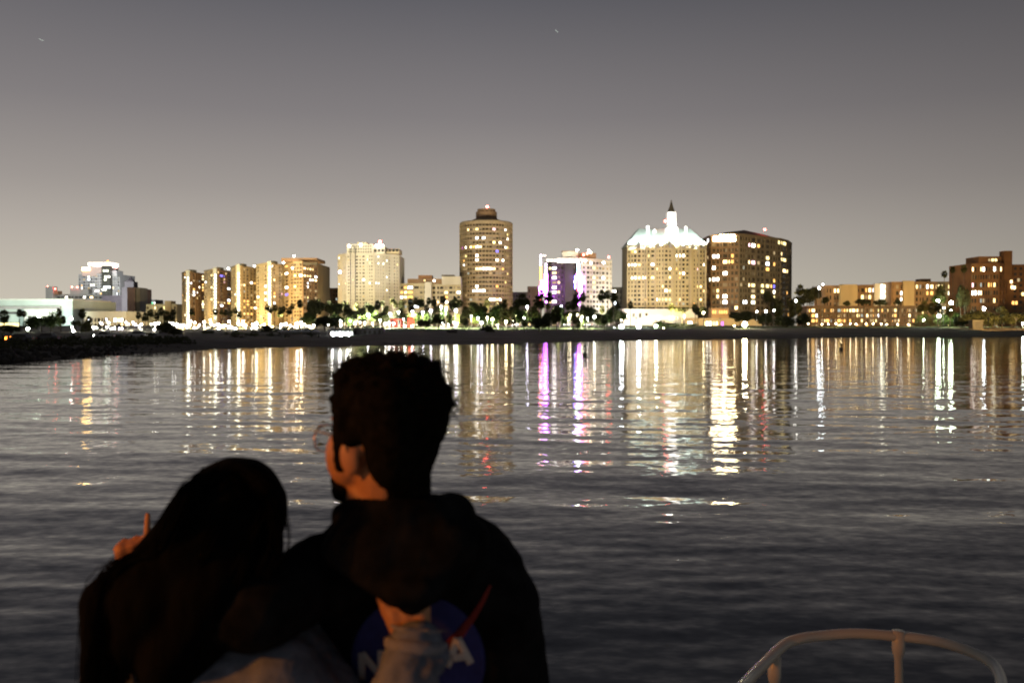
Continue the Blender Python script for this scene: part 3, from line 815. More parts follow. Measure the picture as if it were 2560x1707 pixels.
b.lit([(2022, 768, 'orange'), (2032, 768, 'warm'), (2036, 767, 'orange'), (2021, 782, 'white'), (2033, 783, 'white'), (2040, 783, 'white'), (2081, 767, 'cool'), (2120, 766, 'yellow'), (2141, 766, 'warm'), (2145, 766, 'warm'), (2118, 779, 'orange'), (2138, 783, 'yellow'), (2182, 783, 'orange'), (2185, 778, 'orange'), (2195, 792, 'cool'), (2220, 778, 'yellow'), (2228, 778, 'yellow'), (2235, 779, 'yellow'), (2270, 764, 'pale'), (2275, 765, 'pale'), (2287, 764, 'pale'), (2274, 790, 'yellow'), (2286, 790, 'yellow'), (2063, 797, 'orange'), (2072, 797, 'orange'), (2100, 796, 'orange'), (2107, 798, 'orange'), (2165, 792, 'yellow'), (2036, 797, 'orange')])

# --- right edge tower
b = Bld('brick_tower', 'brown brick apartment tower at the right edge with stepped roof', [(2427, 480), (2495, 476), (2512, 482)], 657, 22, phrase='the brick tower at the right edge')
b.facade('brick', 8, [10, 2], .45, .45, lit=.05, cool=.05, seed=110)
b.block('set_back_storey', 2446, 2502, 641, 658, 'brick', dy=2.5, depth=14); b.block('chimney_stack', 2509, 2529, 627, 700, 'brick', dy=4, depth=5)
b.block('right_wing', 2497, 2700, 661, 826, 'brick', dy=9, depth=14)
for px, py, mk in ((2433, 672, 'warm'), (2450, 673, 'white'), (2459, 672, 'white'), (2486, 672, 'white'), (2500, 670, 'warm'), (2470, 716, 'orange'), (2478, 717, 'orange'), (2487, 715, 'yellow'), (2433, 732, 'white'), (2440, 733, 'white'), (2447, 733, 'white'), (2452, 733, 'warm'), (2487, 748, 'yellow'), (2432, 720, 'pink')): b.lit([(px, py, mk)])
for px, py, mk in ((2478, 650, 'win_yellow'), (2486, 650, 'win_yellow'), (2470, 650, 'win_dim')): b.block('window', px, px + 5, py - 3, py + 3, mk, dy=2.1, depth=.3)
for px, py, mk in ((2527, 704, 'win_warm'), (2529, 718, 'win_warm'), (2535, 719, 'win_warm'), (2556, 735, 'win_yellow'), (2532, 757, 'win_orange'), (2545, 700, 'win_dim'), (2540, 757, 'win_orange')): b.block('window', px - 2, px + 3, py - 4, py + 4, mk, dy=8.6, depth=.3)
for r_ in range(9):
    for px in range(2534, 2700, 14):
        b.block('wing_window', px, px + 6, 668 + r_ * 14, 675 + r_ * 14, 'glass', dy=8.8, depth=.3)

SPANS.sort()
def where(px):
    c = [s for s in SPANS if s[0] - 2 <= px <= s[1] + 2]
    if c: return min(c, key=lambda s: s[1] - s[0])[2]
    return min(SPANS, key=lambda s: min(abs(s[0] - px), abs(s[1] - px)))[2]
ORD = ['first', 'second', 'third', 'fourth', 'fifth', 'sixth', 'seventh', 'eighth', 'ninth', 'tenth', 'eleventh', 'twelfth', 'thirteenth', 'fourteenth', 'fifteenth', 'sixteenth', 'seventeenth', 'eighteenth', 'nineteenth', 'twentieth', 'twenty-first', 'twenty-second', 'twenty-third', 'twenty-fourth', 'twenty-fifth']
def labels(items, phrase):
    """items: list of (px, object): a label by what it stands in front of, counted from the left"""
    by = {}
    for px, o in sorted(items, key=lambda q: q[0]): by.setdefault(where(px), []).append(o)
    for w, lst in by.items():
        for k, o in enumerate(lst):
            o['label'] = (f'{phrase} before {w}' if len(lst) == 1 else f'{phrase} before {w}, {ORD[min(k, 24)]} from left')

# ------------------------------------------------------------------ plants
def palm_crown(seed):
    rnd = random.Random(seed); mb = MB()
    for k in range(78):
        a = rnd.random() * 2 * PI
        e = rnd.uniform(-.9, 1.4) if k < 60 else rnd.uniform(-1.4, -.6)
        d = Vector((math.cos(a) * math.cos(e), math.sin(a) * math.cos(e), math.sin(e)))
        sd = d.cross(Vector((0, 0, 1))); sd = sd.normalized() if sd.length > .1 else Vector((1, 0, 0))
        up = sd.cross(d)
        l0, l1 = rnd.uniform(.3, .5), rnd.uniform(.85, 1.1)
        o = d * l0
        mb.add([d * .05 + sd * .02, d * .05 - sd * .02, o - sd * .02, o + sd * .02], [(0, 1, 2, 3)])
        for q in range(7):
            b_ = (q - 3) / 3 * 1.05
            dd = (d * math.cos(b_) + sd * math.sin(b_)).normalized()
            tip = o + dd * (l1 - l0) * (1 - .12 * abs(q - 3)) - Vector((0, 0, .12 + .05 * abs(q - 3))) * rnd.uniform(.4, 1.3)
            w = up.cross(dd) * .085
            mid = (o + tip) / 2 + up * .03
            mb.add([o, mid + w, tip, mid - w], [(0, 1, 2, 3)])
    return mb.mesh('palm_crown')
def tree_crown(seed, flat=1.0, n=1700, clumps=11):
    rnd = random.Random(seed); mb = MB()
    cl = []
    for k in range(clumps):
        v = Vector((rnd.gauss(0, 1), rnd.gauss(0, 1), rnd.gauss(0, 1))).normalized() * rnd.uniform(.2, .72)
        v.z = v.z * .8 * flat
        cl.append((v, rnd.uniform(.26, .46)))
    for k in range(n):
        c, r = rnd.choice(cl)
        d = Vector((rnd.gauss(0, 1), rnd.gauss(0, 1), rnd.gauss(0, 1))).normalized()
        p = c + d * r * rnd.uniform(.55, 1.08)
        s_ = rnd.uniform(.05, .11)
        a = Vector((rnd.gauss(0, 1), rnd.gauss(0, 1), rnd.gauss(0, 1))).normalized(); b_ = a.cross(d + Vector((.01, .02, .03)))
        if b_.length < .05: continue
        b_.normalize()
        mb.add([p - a * s_, p + b_ * s_ * .6, p + a * s_, p - b_ * s_ * .6], [(0, 1, 2, 3)])
    return mb.mesh('crown')
def trunk_mesh(bend):
    mb = MB(); mb.tube([(bend * math.sin(t * 2.2), 0, t) for t in np.linspace(0, 1, 7)], [1.25, 1.0, .95, .9, .85, .8, .78], 7)
    return mb.mesh('trunk')
PC = [palm_crown(s) for s in range(4)]
for me, mm in zip(PC, ('leaf_dark', 'leaf_olive', 'leaf_dark', 'leaf_olive')): me.materials.append(M[mm])
TC = {}
for i, (mm, flat) in enumerate((('leaf_dark', 1), ('leaf_olive', 1), ('leaf_green', .9), ('leaf_dark', .65), ('leaf_green', .8), ('leaf_olive', .8))):
    me = tree_crown(50 + i, flat); me.materials.append(M[mm]); TC.setdefault(mm, []).append(me)
TR = []
TRB = [.0, .02, -.02]
for q in TRB:
    me = trunk_mesh(q); me.materials.append(M['bark']); TR.append(me)
rp = random.Random(21)

palms = []
def palm(px, py, w, Y, foot=None):
    c = at(px, py, Y); g = gxy(c.x, c.y)
    t = thing('fan_palm', '', 'palm tree', (c.x, c.y, g - .2), 'fan palms along the shore')
    h = c.z - g + .2
    k = rp.randrange(3)
    tr = link('trunk', TR[k], None, t); tr.scale = (.17, .17, h); tr.rotation_euler = (0, 0, rp.random() * 6)
    cr_ = link('crown', rp.choice(PC), None, t); r = w / 2 / F * Y * 1.38
    cr_.location = (0, 0, h + r * .05); cr_.scale = (r, r, r * rp.uniform(1.0, 1.3)); cr_.rotation_euler = (0, 0, rp.random() * 6)
    palms.append((px, t))
trees = []
def tree(px, py, w, h, Y, mm='leaf_dark', name='broadleaf_tree', words='dark leafy tree'):
    c = at(px, py, Y); g = gxy(c.x, c.y)
    t = thing(name, '', 'tree', (c.x, c.y, g - .2), 'park trees along the shore')
    tr = link('trunk', rp.choice(TR), None, t); hh = max(.8, c.z - g + .2); tr.scale = (.25, .25, hh)
    cr_ = link('crown', rp.choice(TC[mm]), None, t)
    rw, rh = w / 2 / F * Y, h / 2 / F * Y
    cr_.location = (0, 0, c.z - g + .2); cr_.scale = (rw * 1.12, rw * 1.0, rh * 1.3); cr_.rotation_euler = (0, 0, rp.random() * 6)
    trees.append((px, t, words))

for a in [(10, 790, 24, 300), (48, 782, 14, 420), (60, 784, 14, 430), (147, 780, 14, 420), (206, 783, 18, 400), (222, 800, 15, 380), (346, 788, 14, 430), (363, 792, 18, 400), (377, 782, 16, 440), (392, 790, 15, 430), (403, 778, 15, 440), (416, 789, 20, 420), (433, 781, 15, 440),
          (431, 792, 14, 420), (480, 779, 14, 470), (538, 779, 12, 460), (554, 780, 11, 470), (564, 781, 12, 470), (577, 782, 12, 470), (588, 776, 13, 460), (599, 786, 14, 450), (669, 767, 14, 460), (676, 776, 11, 470), (687, 769, 13, 460), (700, 776, 13, 450), (709, 772, 11, 460), (731, 765, 12, 460),
          (861, 761, 15, 460), (868, 772, 20, 430), (918, 765, 12, 470), (956, 758, 12, 460), (982, 752, 14, 460), (1026, 754, 14, 450), (1039, 753, 13, 460), (1055, 757, 15, 440), (1072, 752, 14, 450), (1085, 756, 14, 450), (1108, 748, 16, 460), (1138, 757, 20, 430), (1131, 768, 12, 440),
          (1212, 772, 15, 440), (1290, 762, 20, 420), (1306, 748, 26, 400), (1278, 775, 14, 430), (1346, 752, 24, 410), (1372, 742, 22, 410), (1353, 734, 15, 450), (1442, 745, 20, 400), (1457, 742, 18, 420), (1432, 762, 18, 400), (1505, 738, 22, 430), (1520, 736, 16, 450), (1534, 742, 20, 430),
          (1437, 800, 15, 330), (1447, 808, 14, 330), (1391, 788, 26, 360), (1512, 800, 18, 340), (1533, 775, 14, 450), (1576, 762, 14, 470), (1678, 767, 15, 480), (1738, 770, 17, 470), (1745, 780, 14, 470),
          (2000, 724, 20, 500), (1930, 765, 18, 480), (2361, 685, 14, 470), (2382, 674, 13, 480), (2410, 671, 14, 480), (2352, 728, 24, 460), (2331, 770, 22, 450), (2311, 764, 20, 450), (2300, 772, 16, 450), (2375, 778, 20, 440), (2345, 764, 18, 450), (1312, 806, 15, 330), (1285, 803, 14, 335)]:
    palm(*a)

for a in [(75, 806, 60, 34, 330, 'leaf_green'), (104, 802, 40, 40, 340, 'leaf_dark'), (128, 800, 46, 46, 340, 'leaf_green'), (152, 800, 22, 34, 350, 'leaf_dark'), (215, 815, 26, 40, 340, 'leaf_olive'), (190, 808, 26, 22, 350, 'leaf_dark'), (28, 822, 70, 22, 280, 'leaf_dark'), (415, 822, 54, 40, 330, 'leaf_dark'), (440, 830, 40, 24, 300, 'leaf_dark'), (372, 838, 50, 16, 260, 'leaf_dark'),
          (518, 832, 34, 16, 330, 'leaf_olive'), (595, 834, 30, 14, 330, 'leaf_green'), (668, 824, 44, 26, 330, 'leaf_dark'), (710, 826, 50, 22, 340, 'leaf_green'), (765, 828, 52, 18, 340, 'leaf_green'),
          (790, 770, 54, 56, 440, 'leaf_olive'), (780, 790, 30, 30, 450, 'leaf_green'), (825, 772, 34, 40, 450, 'leaf_olive'), (843, 772, 28, 44, 440, 'leaf_dark'), (812, 803, 54, 34, 400, 'leaf_dark'), (838, 805, 30, 40, 410, 'leaf_dark'),
          (868, 780, 28, 34, 440, 'leaf_olive'), (886, 786, 36, 36, 430, 'leaf_dark'), (902, 778, 26, 34, 430, 'leaf_dark'), (930, 772, 26, 26, 450, 'leaf_green'), (968, 772, 22, 24, 440, 'leaf_olive'), (955, 790, 20, 34, 440, 'leaf_olive'), (1065, 807, 44, 26, 390, 'leaf_dark'), (1095, 800, 34, 36, 390, 'leaf_dark'), (1112, 780, 30, 26, 440, 'leaf_green'), (1165, 808, 14, 18, 380, 'leaf_dark'), (1098, 770, 24, 24, 450, 'leaf_olive'),
          (1180, 768, 46, 40, 440, 'leaf_olive'), (1205, 785, 50, 40, 440, 'leaf_green'), (1245, 775, 44, 44, 430, 'leaf_green'), (1265, 785, 40, 44, 420, 'leaf_olive'), (1232, 800, 40, 30, 420, 'leaf_green'), (1219, 822, 44, 24, 340, 'leaf_dark'), (1348, 806, 56, 42, 345, 'leaf_dark'), (1330, 780, 34, 40, 420, 'leaf_olive'), (1400, 775, 44, 34, 420, 'leaf_green'), (1300, 790, 34, 40, 410, 'leaf_green'), (1372, 790, 36, 30, 400, 'leaf_dark'), (1420, 790, 34, 30, 420, 'leaf_olive'), (1470, 780, 60, 30, 440, 'leaf_dark'), (1495, 795, 46, 30, 430, 'leaf_olive'), (1540, 785, 26, 34, 440, 'leaf_olive'), (1455, 805, 30, 28, 420, 'leaf_green'),
          (1652, 808, 34, 16, 440, 'leaf_green'), (1680, 812, 50, 18, 430, 'leaf_dark'), (1725, 812, 50, 14, 430, 'leaf_dark'), (1705, 775, 40, 22, 480, 'leaf_dark'), (1760, 778, 24, 26, 480, 'leaf_dark'),
          (1850, 790, 60, 40, 470, 'leaf_dark'), (1905, 795, 50, 40, 460, 'leaf_dark'), (1945, 770, 50, 80, 480, 'leaf_dark'), (1985, 765, 56, 80, 490, 'leaf_dark'), (2018, 745, 40, 50, 500, 'leaf_dark'), (2040, 735, 36, 40, 510, 'leaf_dark'), (1965, 805, 70, 34, 450, 'leaf_dark'), (2005, 800, 40, 40, 450, 'leaf_dark'), (1920, 745, 30, 40, 500, 'leaf_dark'), (2062, 750, 30, 26, 512, 'leaf_dark'), (2010, 728, 44, 18, 520, 'leaf_olive'),
          (2120, 757, 26, 16, 485, 'leaf_olive'), (2160, 755, 44, 18, 485, 'leaf_dark'), (2200, 757, 44, 20, 485, 'leaf_dark'), (2245, 756, 26, 16, 485, 'leaf_dark'), (2300, 812, 50, 16, 455, 'leaf_dark'), (2325, 800, 30, 30, 455, 'leaf_olive'), (2360, 800, 46, 40, 470, 'leaf_green'), (2345, 745, 40, 34, 470, 'leaf_green'),
          (2430, 797, 90, 46, 440, 'leaf_dark'), (2405, 803, 40, 34, 445, 'leaf_dark'), (2470, 800, 70, 46, 445, 'leaf_dark'), (2530, 795, 90, 44, 445, 'leaf_dark'), (2505, 775, 36, 36, 450, 'leaf_dark'), (2600, 798, 90, 44, 450, 'leaf_dark')]:
    tree(*a, words={'leaf_dark': 'dark leafy tree', 'leaf_olive': 'olive leafy tree', 'leaf_green': 'green lit leafy tree'}[a[5]])
tree(2401, 738, 30, 84, 462, 'leaf_dark', 'cypress_tree', 'tall dark cypress')
tree(2412, 750, 26, 64, 462, 'leaf_dark', 'cypress_tree', 'tall dark cypress')
rt = random.Random(33)
px = 772
while px < 1565:
    tree(px, rt.uniform(786, 803), rt.uniform(28, 48), rt.uniform(24, 40), rt.uniform(438, 488), rt.choice(['leaf_olive', 'leaf_green', 'leaf_green', 'leaf_dark']), words='park tree')
    px += rt.uniform(12, 22)
px = 700
while px < 1560:
    palm(px, rt.uniform(754, 782), rt.uniform(12, 19), rt.uniform(440, 490)); px += rt.uniform(14, 30)
for px in range(2300, 2400, 13): tree(px, rt.uniform(790, 806), rt.uniform(22, 34), rt.uniform(22, 32), rt.uniform(462, 480), 'leaf_green', words='park tree')
labels(palms, 'fan palm')
for w in sorted({q[2] for q in trees}):
    labels([(p, t) for p, t, w2 in trees if w2 == w], w)

def make_scrub():
    rnd = random.Random(17); mb = MB()
    for k in range(330):
        p = rnd.uniform(-250, 470) if k < 305 else rnd.uniform(470, 800)
        d0 = shore(p); d = d0 + (rnd.uniform(9, 70) if p < 470 else rnd.uniform(60, 150))
        if p < 470 and rnd.random() < .55: d = d0 + rnd.uniform(9, 26)
        g = ground(p, d); r = rnd.uniform(.3, .85) * (.8 + d / 300)
        for q in range(26):
            v = Vector((rnd.gauss(0, .55), rnd.gauss(0, .4), abs(rnd.gauss(0, .38)))) * r
            a = Vector((rnd.gauss(0, 1), rnd.gauss(0, 1), rnd.gauss(0, 1))).normalized(); b_ = a.orthogonal().normalized()
            c = Vector((X(p, d), d, g)) + v; s_ = r * rnd.uniform(.16, .34)
            mb.add([c - a * s_, c + b_ * s_ * .7, c + a * s_, c - b_ * s_ * .7], [(0, 1, 2, 3)])
    o = link('scrub', mb.mesh('scrub'), M['leaf_dark'], kind='stuff')
    o['label'] = 'dark low scrub covering the left bank above the rocks'; o['category'] = 'scrub'
make_scrub()
# ------------------------------------------------------------------ street lamps and floodlights
lamps = []
def lamp(px, py, Y, mk='lamp_white', r=.45, name='street_lamp', words='street lamp', arm=True):
    r *= .66
    c = at(px, py, Y); g = gxy(c.x, c.y)
    t = thing(name, '', 'lamp', (c.x, c.y + .6, g - .1), 'lamps along the shore')
    m_ = MB(); m_.tube([(c.x, c.y + .6, g - .1), (c.x, c.y + .6, max(c.z + .2, g + .6))], [.09, .06], 6)
    if arm: m_.tube([(c.x, c.y + .6, max(c.z + .2, g + .6)), (c.x, c.y, max(c.z + r * 1.05, g + .5))], .05, 6)
    part('pole', m_, M['post'], t)
    gl = globe('globe', c, r, mk, t)
    lamps.append((px, t, words))
    if c.z - g > 1.2: LAMPPOS.append((px, c, g, t))
    return t
LAMPPOS = []
for a in [(920, 787, 415, 'lamp_violet', .95), (975, 785, 430, 'lamp_violet', .8), (1031, 779, 440, 'lamp_violet', .7), (1057, 781, 430, 'lamp_violet', .8), (1077, 777, 440, 'lamp_violet', .8), (1140, 776, 430, 'lamp_violet', .95), (1318, 767, 430, 'lamp_violet', .75), (1403, 766, 430, 'lamp_violet', .75), (1195, 795, 420, 'lamp_violet', .6), (1204, 806, 410, 'lamp_violet', .8)]:
    lamp(*a, words='violet white street lamp')
rl = random.Random(5)
for px in [232, 241, 249, 257, 264, 271, 280, 288, 297, 305, 314, 322, 331, 340]:
    lamp(px + rl.uniform(-3, 3), rl.uniform(805, 822), rl.uniform(330, 420), rl.choice(['lamp_white', 'lamp_violet', 'lamp_white']), rl.uniform(.35, .62))
for px, py, r in [(70, 822, .8), (180, 818, .45), (184, 828, .75), (353, 811, .6), (348, 816, .4), (378, 810, .4), (387, 809, .6), (396, 808, .6), (386, 824, .5), (425, 808, .7), (432, 809, .6), (440, 812, .6), (178, 796, .75), (96, 794, .9)]:
    lamp(px, py, 340, 'lamp_white' if px > 120 else 'lamp_green', r)
for px, py, r in [(428, 808, .8), (442, 810, .8), (459, 812, .5), (477, 804, .7), (487, 807, .6), (510, 805, .7), (526, 800, .7), (527, 808, .6), (545, 811, .9), (573, 804, .8), (596, 807, .7), (608, 803, .8)]:
    lamp(px, py, 450, 'lamp_white', r)
for i in range(40):
    px = 440 + i * 8.7 + rl.uniform(-3, 3)
    lamp(px, rl.uniform(811, 826), rl.uniform(420, 490), rl.choice(['lamp_sodium', 'lamp_warm', 'lamp_white', 'lamp_white']), rl.uniform(.45, .95), words='low glaring lamp')
for px, py, r in [(632, 811, 1.0), (641, 808, 1.1), (661, 812, .8), (703, 812, .9), (715, 810, .9), (742, 809, 1.2), (752, 807, 1.2), (762, 811, 1.0), (785, 812, .9), (639, 770, .5)]:
    lamp(px, py, 480, 'lamp_warm' if px < 660 else 'lamp_white', r, words='low glaring lamp')
for px, py, r in [(851, 803, .8), (820, 811, .6), (852, 812, .7), (876, 802, .5), (887, 808, .8), (900, 806, .4), (912, 806, .4), (950, 800, .5), (932, 808, .5), (963, 810, .8), (972, 808, .9), (984, 808, .7), (996, 780, .6), (1012, 815, .8), (1030, 815, .6), (1106, 807, .7), (1115, 773, .8), (1103, 767, .6), (1143, 808, .6), (1121, 812, .5), (1135, 806, .5), (1009, 797, .4)]:
    lamp(px, py, 425, 'lamp_white', r)
for px, py, r in [(1218, 794, .6), (1231, 798, .9), (1265, 804, .9), (1282, 803, .9), (1290, 790, .5), (1310, 795, .5), (1426, 787, .5), (1421, 794, .4), (1455, 792, .5), (1443, 786, .4), (1486, 792, .9), (1452, 798, .4), (1178, 790, .4), (1245, 812, .35), (1467, 826, .5), (1469, 795, .4)]:
    lamp(px, py, 410, rl.choice(['lamp_white', 'lamp_warm']), r, words='park lamp')
for px, py, r, mk in [(1554, 817, 1.5, 'lamp_cool'), (1597, 816, 1.5, 'lamp_cool'), (1573, 826, .45, 'lamp_cool'), (1536, 822, .6, 'lamp_cool'), (1640, 815, 1.0, 'lamp_green'), (1659, 821, .5, 'lamp_warm'), (1617, 823, .3, 'lamp_warm'), (1553, 800, .4, 'lamp_warm'), (1569, 789, .3, 'lamp_white'), (1862, 811, 1.7, 'lamp_flood'), (1836, 814, .5, 'lamp_warm'), (1892, 779, .7, 'lamp_white'), (1915, 778, .8, 'lamp_white'), (1935, 776, .7, 'lamp_white'), (1990, 752, .8, 'lamp_white'), (1759, 782, .8, 'lamp_warm'), (1711, 789, .5, 'lamp_warm')]:
    lamp(px, py, 425, mk, r, words='bright floodlight' if r > .9 else 'shore lamp', name='floodlight' if r > .9 else 'street_lamp')
for px in (2021, 2055, 2071, 2090, 2103, 2126, 2140, 2165, 2183, 2203, 2217, 2244, 2271):
    lamp(px, 811 - (px % 3), 455, 'lamp_warm', .42, words='low waterside lamp')
for px, py, r, mk in [(2347, 790, 1.2, 'lamp_green'), (2310, 800, .6, 'lamp_green'), (2378, 757, 1.3, 'lamp_green'), (2377, 773, 1.0, 'lamp_green'), (2345, 752, 1.0, 'lamp_green'), (2360, 770, .5, 'lamp_green'), (2461, 772, .8, 'lamp_cool'), (2493, 797, .5, 'lamp_white'), (2048, 720, .7, 'lamp_cool'), (2057, 711, .5, 'lamp_cool'), (2558, 808, .8, 'lamp_cool')]:
    lamp(px, py, 455, mk, r, words='park floodlight' if r > .9 else 'park lamp', name='floodlight' if r > .9 else 'street_lamp')
for w in sorted({q[2] for q in lamps}):
    labels([(p, t) for p, t, w2 in lamps if w2 == w], w)

# down spots added at the lamps to light lawn, paving, trees and the foot of the buildings
rd = random.Random(12)
for i, (px, c, g, t) in enumerate(LAMPPOS):
    if i % 2 and not (900 < px < 1500): continue
    if px > 1760 and px < 2290: continue
    hh = max(2.5, c.z - g)
    sod = 425 < px < 830
    ld = bpy.data.lights.new('down_beam', 'SPOT'); ld.energy = (30000 if sod else 15000) * rd.uniform(.6, 1.3) * (hh / 5) ** 1.3 * (1.4 if 900 < px < 1250 else 1)
    ld.color = (1, .74, .32) if sod else (1, .93, .72)
    ld.spot_size = math.radians(150); ld.spot_blend = .5; ld.shadow_soft_size = .2
    lo = bpy.data.objects.new('down_beam', ld); COL.objects.link(lo); lo.parent = t
    lo.location = c + Vector((0, .15, -.9 * .66)) - t.location
    lo.rotation_euler = (.35, 0, 0)
# fill lights on poles, added in park and street to brighten the buildings
FL = []
def facade_fill(px, Y, z, power, col, tx, tz, ang=115, ty=600):
    x = X(px, Y); g = gxy(x, Y)
    t = thing('facade_fill_light', '', 'lamp', (x, Y, g - .1), 'fill lights added to brighten the facades')
    m_ = MB(); m_.tube([(x, Y, g - .1), (x, Y, z - .35)], .09, 6); part('pole', m_, M['post'], t)
    m_ = MB(); m_.box(x - .5, x + .5, Y - .45, Y - .2, z - .35, z + .35); part('lamp_housing', m_, M['post'], t)
    ld = bpy.data.lights.new('facade_fill_beam', 'SPOT'); ld.energy = power; ld.color = col; ld.spot_size = math.radians(ang); ld.spot_blend = .6; ld.shadow_soft_size = .3
    lo = bpy.data.objects.new('facade_fill_beam', ld); COL.objects.link(lo); lo.parent = t
    lo.location = Vector((x, Y, z)) - t.location
    d = Vector((X(tx, ty), ty, tz)) - Vector((x, Y, z))
    lo.rotation_euler = d.to_track_quat('-Z', 'Y').to_euler()
    FL.append((px, t))
K = 0.20
WARM, SOD, WHT, PNK, GRN, BLU = (1, .80, .42), (1, .62, .22), (1, .93, .80), (1, .82, .78), (.82, 1, .86), (.5, .6, 1)
for px, Y, z, p, c, tx, tz, ty in [
    (50, 560, 9, 8e5, GRN, 80, 22, 640), (110, 605, 7, 2.6e5, GRN, 108, 14, 632), (-100, 560, 9, 6e5, GRN, -60, 22, 640),
    (150, 790, 34, 7e6, (.95, 1, .95), 190, 50, 1000), (225, 1090, 45, 6.0e6, (.9, 1, .95), 245, 75, 1230), (290, 1100, 45, 2.5e6, (.9, 1, .95), 290, 60, 1235), (325, 640, 12, 9e5, PNK, 330, 30, 780), (265, 540, 8, 4.5e5, WHT, 265, 14, 608), (400, 640, 8, 1e5, WARM, 400, 20, 715),
    (440, 520, 9, 8e5, WARM, 480, 40, 660), (500, 500, 9, 9e5, SOD, 530, 45, 640), (560, 500, 9, 9e5, WARM, 580, 45, 640), (610, 510, 8, 8e5, SOD, 630, 35, 630), (660, 480, 9, 9e5, WARM, 670, 45, 600), (730, 480, 9, 9e5, WARM, 740, 45, 590),
    (620, 585, 7, 1.6e5, SOD, 622, 20, 628), (640, 575, 7, 1.6e5, SOD, 660, 20, 598), (490, 620, 7, 1.5e5, SOD, 500, 20, 672), (730, 560, 7, 1.4e5, SOD, 735, 20, 590),
    (880, 450, 9, 1.2e6, WHT, 900, 60, 580), (950, 450, 9, 1.0e6, WHT, 950, 55, 580), (1050, 480, 9, 6e5, WARM, 1060, 30, 600), (820, 600, 8, 8e4, WARM, 820, 25, 700),
    (1150, 470, 9, 7e5, WARM, 1205, 60, 620), (1230, 470, 9, 9e5, WARM, 1215, 60, 620), (1290, 500, 9, 3e5, PNK, 1300, 30, 690),
    (1400, 470, 9, 3.2e5, PNK, 1405, 50, 575), (1500, 480, 9, 6e5, WHT, 1490, 50, 580), (1560, 560, 9, 2e5, WHT, 1550, 30, 660),
    (1590, 470, 9, 8e5, WARM, 1615, 60, 600), (1690, 470, 9, 8e5, WARM, 1710, 60, 600), (1640, 535, 8, 1.6e5, WHT, 1640, 10, 586),
    (1800, 500, 9, 7.5e5, SOD, 1808, 60, 612), (1900, 500, 9, 6.5e5, WARM, 1900, 60, 625),
    (2110, 515, 9, 2.4e5, SOD, 2110, 35, 556), (2200, 520, 9, 2e5, SOD, 2200, 35, 560), (2290, 515, 9, 2.4e5, SOD, 2290, 35, 552), (2080, 440, 8, 2.0e5, SOD, 2090, 15, 498), (2230, 440, 8, 2.0e5, SOD, 2230, 15, 496), (2365, 510, 9, 1.2e5, WARM, 2370, 30, 560),
    (2470, 410, 8, 3.2e5, SOD, 2465, 30, 478), (2540, 420, 8, 2.2e5, SOD, 2560, 30, 490)]:
    facade_fill(px, Y, z, p * K, c, tx, tz, 115, ty)
labels(FL, 'added facade fill light')

# eave floodlights of the green roof (fixed to the building)
VIL = [o for o in COL.objects if o.name.startswith('green_roofed_tower')][0]
def fixed_spot(parent, p, target, power, col, ang=110, r=.25):
    g = globe('floodlamp', p, .12, 'lamp_white', parent)
    ld = bpy.data.lights.new('roof_beam', 'SPOT'); ld.energy = power; ld.color = col; ld.spot_size = math.radians(ang); ld.spot_blend = .7; ld.shadow_soft_size = r
    lo = bpy.data.objects.new('roof_beam', ld); COL.objects.link(lo); lo.parent = parent
    q = Vector(p) + (Vector(target) - Vector(p)).normalized() * .4
    lo.location = q - parent.location
    lo.rotation_euler = (Vector(target) - q).to_track_quat('-Z', 'Y').to_euler()
for px in (1580, 1608, 1630, 1652, 1690, 1706, 1722, 1742, 1757):
    p = (vx(px), Yv - 3.6, zE + .3)
    fixed_spot(VIL, p, (vx(px), Yv + 6, zE + 5), 3.0e4, (.90, 1, .965))
for px in (1664, 1680, 1696):
    fixed_spot(VIL, (vx(px), Yv - 4, zE + 1), (vx(1680), Yv + 2, zE + 14), 7.0e4, (1, 1, .98), 80)
for px in (1619, 1715): fixed_spot(VIL, (vx(px), Yv + 3, zE + 5), (vx(px + 5), Yv + 9, zE + 13), 4e3, (.9, 1, .98), 80)
BR = [o for o in COL.objects if o.name.startswith('brown_tower')][0]

# ------------------------------------------------------------------ beach buildings, tents, cars, buoys
def tent(px0, px1, pyt, pyb, Y, label, name='tent', lit=True, mk='canvas'):
    a, b_ = at(px0, pyb, Y), at(px1, pyb, Y); zt = zof(pyt, Y)
    g = min(gxy(a.x, Y), a.z)
    t = thing(name, label, 'tent', ((a.x + b_.x) / 2, Y + 3, g))
    ze = g + (zt - g) * .62
    m_ = MB(); n = 3; w = (b_.x - a.x) / n
    for k in range(n):
        x0, x1 = a.x + k * w, a.x + (k + 1) * w; xm = (x0 + x1) / 2
        m_.add([(x0, Y, ze), (x1, Y, ze), (x1, Y + 6, ze), (x0, Y + 6, ze), (xm, Y + 3, zt)], [(0, 1, 4), (1, 2, 4), (2, 3, 4), (3, 0, 4)])
    part('canopy', m_, M[mk], t)
    for k in range(n + 1):
        for y in (Y + .1, Y + 5.9):
            m_ = MB(); m_.tube([(a.x + k * w, y, g), (a.x + k * w, y, ze)], .07, 6); part('post', m_, M['post'], t)
    m_ = MB(); m_.box(a.x, b_.x, Y + 6.0, Y + 6.1, g, ze - .05); part('back_wall', m_, M[mk], t)
    if lit:
        for k in range(n):
            globe('tent_light', (a.x + (k + .5) * w, Y + 2.2, ze - .75), .5, 'lamp_white', t)
            globe('tent_light', (a.x + (k + .5) * w, Y + 4.5, g + 1.0), .4, 'lamp_cool', t)
    return t
tent(818, 874, 818, 846, 290, 'glaring white lit beach tent with three peaks')
tent(690, 740, 822, 842, 315, 'pale beach canopy with faint lights, left of the glaring tent', lit=False)
tent(745, 790, 822, 842, 318, 'second pale beach canopy, next to the glaring tent', lit=False)
